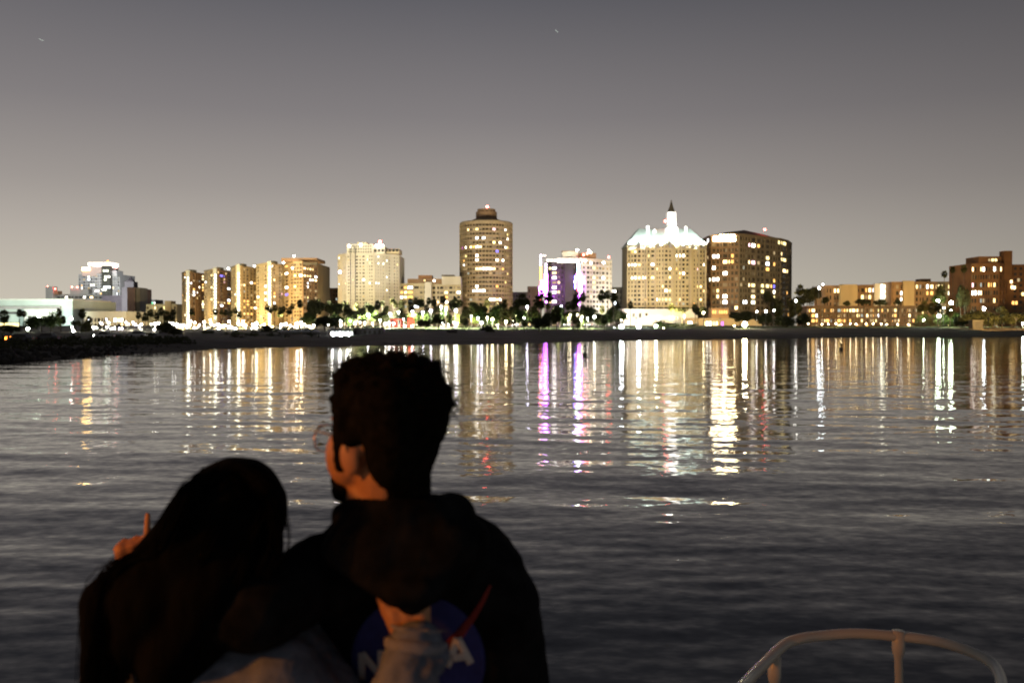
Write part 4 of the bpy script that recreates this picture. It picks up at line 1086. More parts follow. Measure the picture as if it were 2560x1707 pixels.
def hut(px0, px1, pyt, pyb, Y, m, label, cat='hut', d=6, openings=0, name='beach_hut'):
    x0, x1 = X(px0, Y), X(px1, Y); g = min(gxy((x0 + x1) / 2, Y), zof(pyb, Y)); zt = zof(pyt, Y)
    t = thing(name, label, cat, ((x0 + x1) / 2, Y + d / 2, g))
    m_ = MB(); m_.box(x0, x1, Y, Y + d, g, zt - .2); part('wall', m_, M[m], t)
    m_ = MB(); m_.box(x0 - .4, x1 + .4, Y - .5, Y + d + .4, zt - .2, zt); part('roof', m_, M['slate'], t)
    for k in range(openings):
        w = (x1 - x0) / openings
        m_ = MB(); m_.box(x0 + (k + .25) * w, x0 + (k + .75) * w, Y - .06, Y + .1, g + .4, zt - .9); part('shutter', m_, M['glass'], t)
    return t
hut(882, 955, 819, 838, 300, 'grey_dark', 'low dark flat roofed beach building right of the glaring tent', openings=6)
hut(1117, 1142, 824, 832, 320, 'grey_dark', 'tiny dark beach hut on the sand before the terraced mid-rise', openings=2, d=3)
hut(630, 686, 829, 843, 310, 'grey_wall', 'low grey beach building behind dark trees', openings=5)
hut(0, 40, 806, 812, 420, 'win_yellow', 'long low lit yellow kiosk at the left edge', d=3, name='kiosk')
hut(2432, 2458, 800, 824, 425, 'rock', 'dark lifeguard hut under the trees at right', openings=1, d=4)
hut(975, 1005, 796, 820, 450, 'red_paint', 'red lit kiosk among the palms before the terraced mid-rise', openings=2, d=4, name='kiosk')
red = hut(1020, 1034, 793, 812, 440, 'win_red', 'small glowing red stall behind the street lamps', d=2, name='kiosk')
hut(205, 221, 846, 854, 190, 'lamp_magenta', 'small magenta lit stall on the left bank', d=2, name='kiosk')

def make_car(px, Y, body, label, front=None, mk='lamp_white', lift=0):
    x = X(px, Y); g = gxy(x, Y) + lift
    t = thing('parked_car', label, 'car', (x, Y, g), 'cars along the shore road')
    m_ = MB(); m_.hexa([(x - 2.2, Y - .85, g + .3), (x + 2.2, Y - .85, g + .3), (x + 2.2, Y + .85, g + .3), (x - 2.2, Y + .85, g + .3), (x - 2.1, Y - .8, g + .85), (x + 2.1, Y - .8, g + .85), (x + 2.1, Y + .8, g + .85), (x - 2.1, Y + .8, g + .85)])
    part('body', m_, M[body], t)
    m_ = MB(); m_.hexa([(x - 1.4, Y - .78, g + .85), (x + 1.3, Y - .78, g + .85), (x + 1.3, Y + .78, g + .85), (x - 1.4, Y + .78, g + .85), (x - .9, Y - .65, g + 1.42), (x + .8, Y - .65, g + 1.42), (x + .8, Y + .65, g + 1.42), (x - .9, Y + .65, g + 1.42)])
    part('cabin', m_, M['glass'], t)
    for wx in (-1.35, 1.35):
        for wy in (-.8, .8):
            m_ = MB(); m_.tube([(x + wx, Y + wy - .1, g + .32), (x + wx, Y + wy + .1, g + .32)], .32, 10); part('wheel', m_, M['rubber'], t)
    for wy in (-.6, .6):
        globe('headlight', (x - 2.22, Y + wy, g + .62), .16 if mk != 'lamp_amber' else .3, mk, t)
        globe('tail_light', (x + 2.22, Y + wy, g + .66), .11, 'lamp_tail' if label == '' else 'red_paint', t)
    return t
rc = random.Random(9)
cars = []
for px in (455, 487, 520, 560, 610, 652, 715, 770, 960, 1000, 1045, 1120, 1230, 1288, 1420, 1470):
    cars.append((px, make_car(px, rc.choice([505, 509, 516]), rc.choice(['car_white', 'car_dark', 'car_red', 'car_silver']), '')))
labels(cars, 'small car on the shore road')
make_car(54, 150, 'car_dark', 'dark car with amber lights on the near left bank', mk='lamp_amber')
make_car(262, 205, 'car_white', 'white car with bright headlights on the left bank', mk='lamp_white')
make_car(120, 170, 'car_dark', 'dark car parked on the near left bank, lights off', mk='post')
make_car(345, 230, 'car_silver', 'silver car parked on the left bank, lights off', mk='post')

def buoy(px, py, label, h):
    d = CAM_Z * F / (py - HOR); x = X(px, d)
    t = thing('channel_buoy', label, 'buoy', (x, d, -.2))
    m_ = MB(); m_.lathe((x, d, -.25), [(.25, 0), (.36, .2), (.36, .5), (.2, .7)], 10); part('float', m_, M['slate'], t)
    m_ = MB(); m_.tube([(x, d, .4), (x, d, h)], .07, 6); part('pole', m_, M['slate'], t)
    m_ = MB(); m_.lathe((x, d, h), [(.2, 0), (.2, .3), (.02, .5)], 8); part('topmark', m_, M['slate'], t)
buoy(1463, 890, 'small dark buoy under the violet reflections', 1.2)
buoy(2103, 874, 'tiny dark buoy off the right shore', .7)

for (a, c, e), lab in ((((98, 97), (103, 101), (109, 102)), 'faint short star trail high at the far left'), (((1389, 75), (1391, 79), (1395, 81)), 'faint short star trail high near the centre')):
    p = [at(q[0], q[1], 7000) for q in (a, c, e)]
    m_ = MB(); m_.tube(p, 2.4, 6); o = link('star', m_.mesh('star', p[1]), M['win_dimcool']); o.location = p[1]; tag(o, lab, 'star')
# ------------------------------------------------------------------ the boat underfoot
mat('boat_paint', (.50, .48, .41), .34, .08, 6, spec=.5, bump=.05)
mat('deck_paint', (.30, .30, .29), .7, .12, 4)
boat = thing('boat', 'boat deck with a pale curved pipe railing at lower right', 'boat', (0, .3, .0))
m_ = MB()
hull = [(-3.0, -5), (2.9, -5), (2.95, 1.2), (2.6, 2.6), (1.6, 3.35), (.2, 3.55), (-1.2, 3.2), (-2.6, 2.75), (-3.0, 2.2)]
m_.prism(hull, -.4, DECK_Z - .1); part('hull', m_, M['boat_paint'], boat)
m_ = MB(); m_.prism([(x * .985, y * .985) for x, y in hull], DECK_Z - .098, DECK_Z); part('deck', m_, M['deck_paint'], boat)
Yb = 2.7
rail_px = [(1760, 1830, 1.5), (1850, 1722, 2.2), (1905, 1664, 2.45), (1960, 1612, 2.6), (2000, 1596, 2.64), (2060, 1588, 2.68), (2140, 1583, 2.7), (2246, 1590, 2.7), (2340, 1602, 2.68), (2410, 1622, 2.66), (2460, 1644, 2.62), (2486, 1664, 2.58), (2500, 1690, 2.5), (2507, 1720, 2.4), (2540, 1830, 2.1)]
rail_pts = [at(a, b_, y) for a, b_, y in rail_px]
def smooth_path(pts, n=6):
    res = []
    for i in range(len(pts) - 1):
        p0, p1, p2, p3 = pts[max(0, i - 1)], pts[i], pts[i + 1], pts[min(len(pts) - 1, i + 2)]
        for k in range(n):
            t = k / n
            res.append(.5 * ((2 * p1) + (p2 - p0) * t + (2 * p0 - 5 * p1 + 4 * p2 - p3) * t * t + (3 * p1 - p0 - 3 * p2 + p3) * t ** 3))
    res.append(pts[-1]); return res
m_ = MB(); m_.tube(smooth_path(rail_pts), .0155, 14); rail = part('railing', m_, M['boat_paint'], boat, smooth=True)
def post(px, py, Y, lean):
    p = at(px, py, Y); q = Vector((p.x + lean, p.y + .05, DECK_Z))
    m_ = MB(); m_.tube([p + Vector((0, 0, .012)), p - Vector((0, 0, .045)), p - Vector((0, 0, .055)), p - Vector((0, 0, .07)), q], [.0195, .0195, .018, .0125, .0125], 12); part('post', m_, M['boat_paint'], rail, smooth=True)
    m_ = MB(); m_.lathe((q.x, q.y, q.z), [(.04, 0), (.04, .012), (.02, .03)], 12); part('post_foot', m_, M['boat_paint'], rail)
post(2246, 1586, 2.7, .05); post(1936, 1650, 2.55, -.02)

# cabin lamp of the boat, out of frame behind to the left: warm light on cheek, hand and railing
LX, LY = -2.75, .25
lt = thing('deck_lamp', 'warm amber deck lamp on the boat rail left of the couple', 'lamp', (LX, LY, DECK_Z))
m_ = MB(); m_.tube([(LX, LY, DECK_Z), (LX, LY, DECK_Z + 2.28)], .03, 8); part('pole', m_, M['boat_paint'], lt)
globe('bulb', (LX, LY, DECK_Z + 2.33), .05, 'lamp_amber', lt)
ld = bpy.data.lights.new('deck_light', 'POINT'); ld.energy = 185; ld.color = (1, .30, .03); ld.shadow_soft_size = .08
lo = bpy.data.objects.new('deck_light', ld); COL.objects.link(lo); lo.parent = lt; lo.location = (0.07, .05, 2.28)

# ------------------------------------------------------------------ people
mat('skin', (.44, .22, .11), .5, .06, 30, spec=.35)
mat('black_cloth', (.0088, .0094, .0104), .95, .5, 22, spec=.02, bump=.3)
mat('hair_black', (.0062, .0058, .0044), .95, .5, 60, spec=.02)
mat('hair_brown', (.0034, .0036, .0032), .95, .6, 40, spec=.02, stretch=(1, 1, .2))
mat('denim', (.135, .155, .20), .9, .35, 26, spec=.1, bump=.4)
mat('denim_seam', (.20, .21, .24), .9, .2, 40, spec=.1)
mat('trouser', (.03, .03, .04), .9, .2, 20)
mat('shoe', (.05, .05, .05), .6, .1, 10)
mat('logo_blue', (.03, .035, .17), .8, .15, 60)
mat('logo_white', (.55, .55, .55), .8, .08, 60)
mat('logo_red', (.20, .025, .02), .8, .15, 60)
mat('gold_frame', (.65, .42, .25), .25, .05, 40, metal=.9)
g_ = bpy.data.materials.new('lens'); g_.use_nodes = True
gb = g_.node_tree.nodes['Principled BSDF']; gb.inputs['Transmission Weight'].default_value = 1; gb.inputs['Roughness'].default_value = .02; gb.inputs['IOR'].default_value = 1.1
M['lens'] = g_

def capsule(mb, p0, r0, p1, r1, k=14):
    p0, p1 = Vector(p0), Vector(p1)
    d = p1 - p0; ln = d.length; t = d.normalized()
    pts, rad = [], []
    for a in np.linspace(-PI / 2 + .12, 0, 5): pts.append(p0 + t * r0 * math.sin(a)); rad.append(max(.0008, r0 * math.cos(a)))
    for a in np.linspace(0, PI / 2 - .12, 5): pts.append(p1 + t * r1 * math.sin(a)); rad.append(max(.0008, r1 * math.cos(a)))
    mb.tube(pts, rad, k)
def ell(mb, c, r, rot=None, k=20, m=12):
    b_ = MB(); b_.ball((0, 0, 0), r, k, m)
    R = rot if rot is not None else Matrix.Identity(3)
    mb.add([R @ Vector(v) + Vector(c) for v in b_.v], b_.f)
def remesh(mb, name, m, parent, voxel=.007, sm=8, label=None, noise=None):
    me = mb.mesh(name + '_raw'); o = bpy.data.objects.new(name + '_raw', me); COL.objects.link(o)
    md = o.modifiers.new('r', 'REMESH'); md.mode = 'VOXEL'; md.voxel_size = voxel; md.use_smooth_shade = True
    if sm:
        s_ = o.modifiers.new('s', 'SMOOTH'); s_.factor = .5; s_.iterations = sm
    if noise:
        for sc_, st in noise:
            tx = bpy.data.textures.new('fold', 'CLOUDS'); tx.noise_scale = sc_; tx.noise_depth = 2
            dm = o.modifiers.new('d', 'DISPLACE'); dm.texture = tx; dm.strength = st; dm.mid_level = .5; dm.texture_coords = 'GLOBAL'
    bpy.context.view_layer.update()
    dg = bpy.context.evaluated_depsgraph_get()
    res = bpy.data.meshes.new_from_object(o.evaluated_get(dg)); res.name = name
    bpy.data.objects.remove(o); bpy.data.meshes.remove(me)
    res.materials.clear(); res.materials.append(m)
    res.transform(Matrix.Translation(-wloc(parent)))
    res.polygons.foreach_set('use_smooth', [True] * len(res.polygons))
    return link(name, res, m, parent, label)

def hand(mb, wrist, d, side, nrm, size=.085, curl=(.15, .2, .25, .3), spread=.12, thumb=.9):
    """palm and five fingers: d along the hand, side towards the thumb, nrm out of the back"""
    d, side, nrm = Vector(d).normalized(), Vector(side).normalized(), Vector(nrm).normalized()
    w = Vector(wrist)
    for q in (-1, 0, 1):
        capsule(mb, w + side * q * .014, .017, w + d * size * .95 + side * q * .023, .0145)
    lens = (.068, .076, .071, .056)
    for i in range(4):
        o = w + d * size + side * (.031 - i * .0205)
        dd = (d + side * spread * (1.5 - i) * .6).normalized()
        c = curl[i]; p = o
        for sgm, (fr, r) in enumerate(((.45, .0088), (.32, .0080), (.25, .0072))):
            a = c * (sgm + 1)
            v = dd * math.cos(a) - nrm * math.sin(a)
            q_ = p + v * lens[i] * fr
            capsule(mb, p, r + .0005, q_, r - .0004, 10); p = q_
    o = w + side * .022 + d * .018
    v = (d * (1.2 - thumb) + side * thumb - nrm * .3).normalized()
    p = o + v * .045; capsule(mb, o, .0135, p, .011)
    v2 = (v + d * .6).normalized(); q_ = p + v2 * .032; capsule(mb, p, .0105, q_, .0095); capsule(mb, q_, .0095, q_ + v2 * .02, .008)

# ---------------- man
YM = 1.5
man = thing('person', 'person in black hoodie with a blue round emblem and curly dark hair', 'person', (X(1050, 1.6), 1.62, DECK_Z))
PH = math.radians(50)
Hc = at(955, 1088, YM)
f_ = Vector((-math.sin(PH), math.cos(PH), 0)); l_ = Vector((-math.cos(PH), -math.sin(PH), 0)); u_ = Vector((0, 0, 1))
HR = Matrix((l_, f_, u_)).transposed()           # local x = left ear, y = face, z = up
def hp(a, b_, c): return Hc + f_ * a + l_ * b_ + u_ * c
mb = MB()
ell(mb, hp(-.01, 0, .025), (.074, .094, .088), HR)
ell(mb, hp(.03, 0, -.03), (.060, .068, .082), HR)
ell(mb, hp(.040, 0, -.092), (.046, .050, .030), HR); ell(mb, hp(.046, 0, -.055), (.050, .050, .058), HR)        # jaw
ell(mb, hp(.086, 0, -.108), (.020, .016, .017), HR)        # chin
capsule(mb, hp(.02, 0, -.10), .050, hp(-.01, .0, -.17), .058)
ell(mb, hp(.082, 0, .026), (.046, .014, .012), HR)         # brow
for q in (-1, 1): ell(mb, hp(.044, q * .046, -.035), (.026, .040, .050), HR)
capsule(mb, hp(.094, 0, .018), .008, hp(.116, 0, -.018), .011)   # nose
for q in (-1, 1):
    ell(mb, hp(.103, q * .010, -.020), (.008, .009, .007), HR)
    ell(mb, hp(.066, q * .038, -.022), (.024, .022, .022), HR)      # cheek bones
    ell(mb, hp(.079, q * .030, .005), (.013, .011, .010), HR)       # eyes under lids
    ell(mb, hp(-.006, q * .076, -.028), (.009, .020, .031), HR @ Euler((-.2, 0, q * -.35)).to_matrix())  # ears
    ell(mb, hp(-.002, q * .073, -.052), (.007, .010, .012), HR)
ell(mb, hp(.094, 0, -.055), (.022, .009, .006), HR); ell(mb, hp(.092, 0, -.066), (.019, .009, .007), HR)
nb = at(975, 1320, 1.56)
capsule(mb, hp(-.022, 0, -.06), .056, nb, .066)
RS, LS = at(1215, 1440, 1.60), at(850, 1445, 1.62)       # shoulders
hipc = Vector((X(1075, 1.6), 1.64, DECK_Z + .90))
chest = at(1050, 1560, 1.64)
capsule(mb, RS * .75 + LS * .25, .09, RS * .25 + LS * .75, .09); ell(mb, chest, (.165, .105, .20)); capsule(mb, chest, .13, hipc, .13)
RE = at(1325, 1790, 1.60); RW = Vector((RE.x - .06, RE.y + .22, RE.z - .06))
capsule(mb, RS, .055, RE, .042); capsule(mb, RE, .040, RW, .028)
hand(mb, RW, (-.5, .8, -.1), (0, .1, 1), (1, .5, 0))
LE = at(640, 1530, 1.42); LW = at(380, 1500, 1.52)
capsule(mb, LS, .055, LE, .042); capsule(mb, LE, .040, LW, .028)
hand(mb, LW, (-.75, .6, .05), (0, .2, 1), (-.6, -.7, 0), curl=(.3, .3, .35, .35))
for q in (-1, 1):
    h = hipc + Vector((q * .09, 0, -.02)); kn = Vector((h.x + q * .01, h.y + .02, DECK_Z + .48)); an = Vector((h.x + q * .02, h.y - .01, DECK_Z + .09))
    capsule(mb, h, .082, kn, .055); capsule(mb, kn, .054, an, .036); capsule(mb, an - Vector((0, .03, .045)), .035, an + Vector((q * .02, .15, -.055)), .030)
body = remesh(mb, 'body', M['skin'], man, .0045, 5)
# trousers and shoes
mb = MB()
for q in (-1, 1):
    h = hipc + Vector((q * .09, 0, -.02)); kn = Vector((h.x + q * .01, h.y + .02, DECK_Z + .48)); an = Vector((h.x + q * .02, h.y - .01, DECK_Z + .13))
    capsule(mb, h, .105, kn, .075); capsule(mb, kn, .074, an, .062)
ell(mb, hipc, (.165, .13, .13)); remesh(mb, 'trousers', M['trouser'], man, .012, 6)
for q in (-1, 1):
    a_ = Vector((hipc.x + q * .11, hipc.y - .01, DECK_Z))
    mb = MB(); capsule(mb, a_ + Vector((0, -.04, .045)), .047, a_ + Vector((q * .02, .16, .038)), .04); remesh(mb, 'shoe', M['shoe'], man, .008, 3)
# hoodie
mb = MB()
ell(mb, chest + Vector((0, -.01, .02)), (.215, .125, .22)); capsule(mb, chest - Vector((0, 0, .1)), .155, hipc + Vector((0, 0, .03)), .165)
capsule(mb, at(1115, 1410, 1.6), .10, at(1190, 1440, 1.6), .088); capsule(mb, at(1190, 1440, 1.6), .088, at(1240, 1520, 1.6), .082)
capsule(mb, at(1240, 1520, 1.6), .080, RE + Vector((-.025, 0, 0)), .072); capsule(mb, RE + Vector((-.02, 0, 0)), .068, RW, .045)
capsule(mb, at(1050, 1410, 1.6), .105, at(900, 1445, 1.6), .080)
capsule(mb, at(900, 1445, 1.6), .078, at(790, 1445, 1.53), .070); capsule(mb, at(790, 1445, 1.53), .070, LE, .068)
capsule(mb, at(788, 1356, 1.53), .016, at(755, 1425, 1.49), .044)           # puffed sleeve crease
capsule(mb, LE, .066, at(470, 1530, 1.43), .056); capsule(mb, at(470, 1530, 1.43), .056, LW, .045)
capsule(mb, at(890, 1360, 1.56), .06, at(1100, 1340, 1.56), .065)
hoodie = remesh(mb, 'hoodie', M['black_cloth'], man, .008, 9, noise=[(.09, .016), (.03, .005)])
# hood lying on the back
mb = MB()
capsule(mb, at(872, 1290, 1.485), .032, at(990, 1284, 1.455), .036); capsule(mb, at(990, 1284, 1.455), .036, at(1080, 1290, 1.475), .036)
capsule(mb, at(905, 1300, 1.50), .030, at(880, 1345, 1.47), .040); capsule(mb, at(873, 1305, 1.50), .026, at(850, 1375, 1.48), .034)
capsule(mb, at(880, 1292, 1.51), .030, at(1000, 1292, 1.47), .036); capsule(mb, at(1000, 1292, 1.47), .036, at(1085, 1284, 1.49), .036)
capsule(mb, at(1085, 1290, 1.49), .036, at(1130, 1285, 1.53), .038)
capsule(mb, at(1090, 1290, 1.53), .040, at(1135, 1292, 1.55), .042)
ell(mb, at(1128, 1285, 1.54), (.044, .05, .042))
capsule(mb, at(868, 1375, 1.46), .038, at(985, 1475, 1.43), .024); capsule(mb, at(1160, 1350, 1.50), .045, at(1065, 1475, 1.42), .026)
capsule(mb, at(1000, 1482, 1.40), .022, at(1060, 1480, 1.40), .022)
for a_, b2, r in ((950, 1370, .05), (1040, 1370, .052), (1110, 1370, .045), (1000, 1430, .045), (1060, 1440, .042), (1028, 1478, .022), (1036, 1500, .022)): ell(mb, at(a_, b2, 1.45), (r * 1.2, .036, r * 1.1))
remesh(mb, 'hood', M['black_cloth'], man, .007, 8, noise=[(.06, .012), (.02, .004)])
# hair
mb = MB()
ell(mb, at(985, 1010, 1.51), (.094, .10, .082)); ell(mb, at(930, 975, 1.55), (.068, .07, .056)); ell(mb, at(1025, 1030, 1.50), (.070, .085, .082)); ell(mb, at(1010, 1100, 1.50), (.062, .075, .078)); ell(mb, at(998, 1180, 1.50), (.046, .055, .060))
ell(mb, at(940, 1050, 1.50), (.050, .055, .07)); capsule(mb, at(872, 1040, 1.53), .018, at(880, 1105, 1.50), .011); ell(mb, at(985, 930, 1.54), (.085, .08, .03)); ell(mb, at(862, 955, 1.56), (.022, .03, .028)); ell(mb, at(850, 1010, 1.56), (.014, .03, .034)); ell(mb, at(905, 1040, 1.50), (.04, .05, .05))
for a, b2, c, r in ((-.070, .044, -.010, (.040, .046, .070)), (-.050, .040, .045, (.046, .060, .062)), (-.070, .015, -.035, (.045, .034, .055)), (-.035, .056, .030, (.028, .050, .040)), (-.055, -.025, .0, (.045, .045, .062)), (.015, .052, .050, (.026, .050, .034))):
    ell(mb, hp(a, b2, c), r, HR)
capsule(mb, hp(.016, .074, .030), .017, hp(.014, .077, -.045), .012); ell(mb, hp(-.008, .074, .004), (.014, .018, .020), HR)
capsule(mb, hp(-.038, -.006, -.06), .054, at(994, 1262, 1.53), .058)
rh = random.Random(4)
def bump_balls(mb, c, r, n, zmin, rr):
    for k in range(n):
        v = Vector((rh.gauss(0, 1), rh.gauss(0, 1), rh.gauss(0, 1))).normalized()
        if v.z < zmin: continue
        p = Vector(c) + Vector((v.x * r[0], v.y * r[1], v.z * r[2]))
        s_ = rh.uniform(*rr); ell(mb, p, (s_, s_, s_ * rh.uniform(.8, 1.2)), k=8, m=6)
bump_balls(mb, at(985, 1010, 1.51), (.094, .10, .082), 150, -.1, (.006, .011)); bump_balls(mb, at(930, 975, 1.55), (.070, .07, .058), 80, -.4, (.006, .011)); bump_balls(mb, at(1025, 1030, 1.5), (.072, .085, .082), 70, -.5, (.005, .008))
bump_balls(mb, at(985, 930, 1.54), (.085, .08, .032), 80, 0, (.006, .010))
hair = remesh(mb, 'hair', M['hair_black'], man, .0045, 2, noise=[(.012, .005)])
mb = MB()
def curl(c, nrm, r, mb):
    nrm = nrm.normalized(); e1 = nrm.orthogonal().normalized(); e2 = nrm.cross(e1)
    ph = rh.random() * 6; pts = []
    for k in range(8):
        a = ph + k * .85
        pts.append(c + (e1 * math.cos(a) + e2 * math.sin(a)) * r + nrm * (k * .0022))
    mb.tube(pts, .0012, 4)
for k in range(420):
    v = Vector((rh.gauss(0, 1), rh.gauss(0, 1), rh.gauss(0, 1))).normalized()
    if v.z < -.15: continue
    cc, rr_ = rh.choice([(at(985, 1010, 1.51), (.098, .104, .090)), (at(930, 975, 1.55), (.075, .075, .062)), (at(985, 930, 1.54), (.088, .083, .036)), (at(1025, 1030, 1.5), (.076, .088, .086))])
    curl(cc + Vector((v.x * rr_[0] * .96, v.y * rr_[1], v.z * rr_[2])), v, rh.uniform(.003, .006), mb)
o = part('curls', mb, M['hair_black'], man, kind='stuff')
mb = MB()
for a, b2, c, r in ((.086, .0, -.104, .024), (.070, .028, -.100, .021), (.050, .044, -.092, .016), (.070, -.028, -.100, .021), (.050, -.044, -.088, .016), (.100, .0, -.078, .009), (.098, 0, -.045, .007), (.080, .018, -.082, .024), (.066, .032, -.090, .020), (.082, 0, -.085, .024), (.076, -.018, -.082, .024)): ell(mb, hp(a, b2, c), (r, r, r * .95), HR)
remesh(mb, 'beard', M['hair_black'], man, .004, 12, noise=[(.008, .003)])
mb = MB()
mb.tube([hp(-.01, .083, -.018), hp(.0, .084, .002), hp(.05, .080, .007), hp(.104, .064, .006)], .0022, 6)
mb.tube([hp(-.01, -.083, -.018), hp(.0, -.084, .002), hp(.05, -.080, .007), hp(.104, -.064, .006)], .0022, 6)
lensm = MB()
for q in (-1, 1):
    ring = [hp(.112 - .008 * abs(math.cos(a)), q * .036 + .027 * math.cos(a), -.010 + .024 * math.sin(a)) for a in np.linspace(0, 2 * PI, 20)[:-1]]
    mb.tube(ring, .0018, 6, closed=True)
    n0 = len(ring); lensm.add([p + f_ * .0006 for p in ring] + [p - f_ * .0006 for p in ring], [tuple(range(n0)), tuple(range(n0, 2 * n0))[::-1]] + [(i, n0 + i, n0 + (i + 1) % n0, (i + 1) % n0) for i in range(n0)])
mb.tube([hp(.108, .010, -.004), hp(.116, 0, .0), hp(.108, -.010, -.004)], .0018, 6)
gl = part('glasses', mb, M['gold_frame'], man, smooth=True)
part('lens', lensm, M['lens'], gl)
# emblem printed on the back of the hoodie
bvh = BVHTree.FromPolygons([v.co + wloc(man) for v in hoodie.data.vertices], [tuple(p.vertices) for p in hoodie.data.polygons])
def press(px, py, off):
    e = at(px, py, 1.60); o = at(px, py, .4); d = (e - o).normalized()
    h = bvh.ray_cast(o, d)
    p = h[0] if h[0] is not None else e
    return p - d * off
def patch(name, grid, off, m):
    """grid: rows of photograph points pressed on to the cloth, with thickness"""
    mb = MB(); nr, nc = len(grid), len(grid[0])
    fr = [press(x, y, off) for r in grid for x, y in r]; bk = [p + Vector((0, .0016, 0)) for p in fr]
    fs = []
    for i in range(nr - 1):
        for j in range(nc - 1):
            a = i * nc + j
            fs += [(a, a + 1, a + nc + 1, a + nc)]
    N_ = nr * nc
    fs += [tuple(k + N_ for k in f)[::-1] for f in list(fs)]
    edge = [j for j in range(nc)] + [i * nc + nc - 1 for i in range(1, nr)] + [(nr - 1) * nc + j for j in range(nc - 2, -1, -1)] + [i * nc for i in range(nr - 2, 0, -1)]
    for k in range(len(edge)):
        a, c = edge[k], edge[(k + 1) % len(edge)]
        fs.append((a, a + N_, c + N_, c))
    mb.add(fr + bk, fs)
    return part(name, mb, m, emb, smooth=True)
emb = link('emblem', None, None, man); emb.location = at(1045, 1640, 1.5) - man.location
EC = (1045, 1655); ER = 168
grid = [[(EC[0] + ER * math.sqrt(max(0, 1 - (v * .999) ** 2)) * u, EC[1] + ER * v) for u in np.linspace(-1, 1, 25)] for v in np.linspace(-.999, .999, 25)]
patch('emblem_disc', grid, .0035, M['logo_blue'])
def stroke(pts, w, m, off, name, n=6):
    P = [Vector(p) for p in pts]
    res = []
    for i in range(len(P) - 1):
        for k in range(n): res.append(P[i].lerp(P[i + 1], k / n))
    res.append(P[-1])
    ww = w if hasattr(w, '__len__') else [w, w]
    rows = []
    for i, p in enumerate(res):
        a = res[max(0, i - 1)]; b2 = res[min(len(res) - 1, i + 1)]
        t = (b2 - a).normalized(); nn = Vector((-t.y, t.x)); hw = (ww[0] + (ww[1] - ww[0]) * i / (len(res) - 1)) / 2
        rows.append([tuple(p + nn * hw * q) for q in (-1, -.3, .3, 1)])
    return patch(name, rows, off, m)
def tx(u, v, i):
    """letter square i (0..3), u to the right, v up, baseline rising to the right"""
    bx, by = 898 + i * 73 + u * 60, 1700 - (i * 73 + u * 60) * .15 - v * 68
    return (bx, by)
def letter(i, strokes, w=17):
    for k, s_ in enumerate(strokes): stroke([tx(u, v, i) for u, v in s_], w, M['logo_white'], .0085 + .0006 * k, 'letter_stroke', 5)
letter(0, [[(.1, 0), (.1, 1)], [(.1, 1), (.9, 0)], [(.9, 0), (.9, 1)]])
letter(1, [[(.0, 0), (.5, 1)], [(.5, 1), (1, 0)], [(.2, .3), (.8, .3)]])
letter(2, [[(.95, .85), (.6, 1), (.15, .85), (.2, .6), (.8, .4), (.85, .15), (.4, 0), (.05, .12)]], 15)
letter(3, [[(.0, 0), (.45, 1)], [(.45, 1), (1, 0)], [(.2, .3), (.8, .3)]], 19)
stroke([(1096, 1640), (1120, 1618), (1150, 1584), (1182, 1542), (1206, 1504), (1226, 1462)], [34, 6], M['logo_red'], .0062, 'red_swoosh', 5)

# ---------------- woman
wom = thing('person', 'person with long dark hair in denim jacket leaning on the other, finger raised', 'person', (X(520, 1.55), 1.58, DECK_Z))
Wc = at(574, 1312, 1.52)
WR = Euler((0, .22, .35)).to_matrix()
def wp(x, y, z): return Wc + WR @ Vector((x, y, z))
mb = MB()
ell(mb, wp(0, -.01, .02), (.071, .088, .085), WR); ell(mb, wp(0, .03, -.035), (.056, .06, .075), WR); ell(mb, wp(0, .075, -.092), (.018, .016, .015), WR)
capsule(mb, wp(0, .088, .01), .007, wp(0, .105, -.022), .010); ell(mb, wp(0, .085, -.06), (.019, .010, .008), WR)
for q in (-1, 1): ell(mb, wp(q * .03, .072, 0), (.013, .011, .010), WR); ell(mb, wp(q * .072, 0, -.025), (.008, .018, .029), WR); ell(mb, wp(q * .036, .06, -.03), (.022, .02, .02), WR)
wn = at(540, 1440, 1.56); capsule(mb, wp(0, -.02, -.06), .047, wn, .052)
wRS, wLS = at(690, 1560, 1.58), at(330, 1520, 1.58)
wch = at(520, 1640, 1.60); whip = Vector((X(540, 1.58), 1.62, DECK_Z + .84))
capsule(mb, wRS * .8 + wLS * .2, .075, wRS * .2 + wLS * .8, .075); ell(mb, wch, (.145, .09, .18)); capsule(mb, wch, .105, whip, .125)
wRE = at(925, 1920, 1.42); wRW = at(1035, 1606, 1.435)
capsule(mb, wRS, .046, wRE, .037); capsule(mb, wRE, .035, wRW, .025)
hand(mb, wRW, (-.22, .12, 1), (-1, .1, -.1), (0, -1, .1), size=.05, curl=(-.05, -.05, -.05, -.05), thumb=.35)
wLE = at(270, 1720, 1.76); wLW = at(330, 1436, 1.92)
capsule(mb, wLS, .046, wLE, .037); capsule(mb, wLE, .035, wLW, .025)
hand(mb, wLW, (-.05, .15, 1), (.9, .3, .0), (-.3, -.9, .1), size=.058, curl=(.05, .95, 1.0, 1.0), thumb=.5, spread=-.06)
for q in (-1, 1):
    h = whip + Vector((q * .085, 0, 0)); kn = Vector((h.x, h.y + .02, DECK_Z + .45)); an = Vector((h.x + q * .01, h.y - .01, DECK_Z + .08))
    capsule(mb, h, .085, kn, .052); capsule(mb, kn, .05, an, .034); capsule(mb, an - Vector((0, .03, .04)), .031, an + Vector((q * .02, .13, -.05)), .026)
remesh(mb, 'body', M['skin'], wom, .0045, 4)
mb = MB()
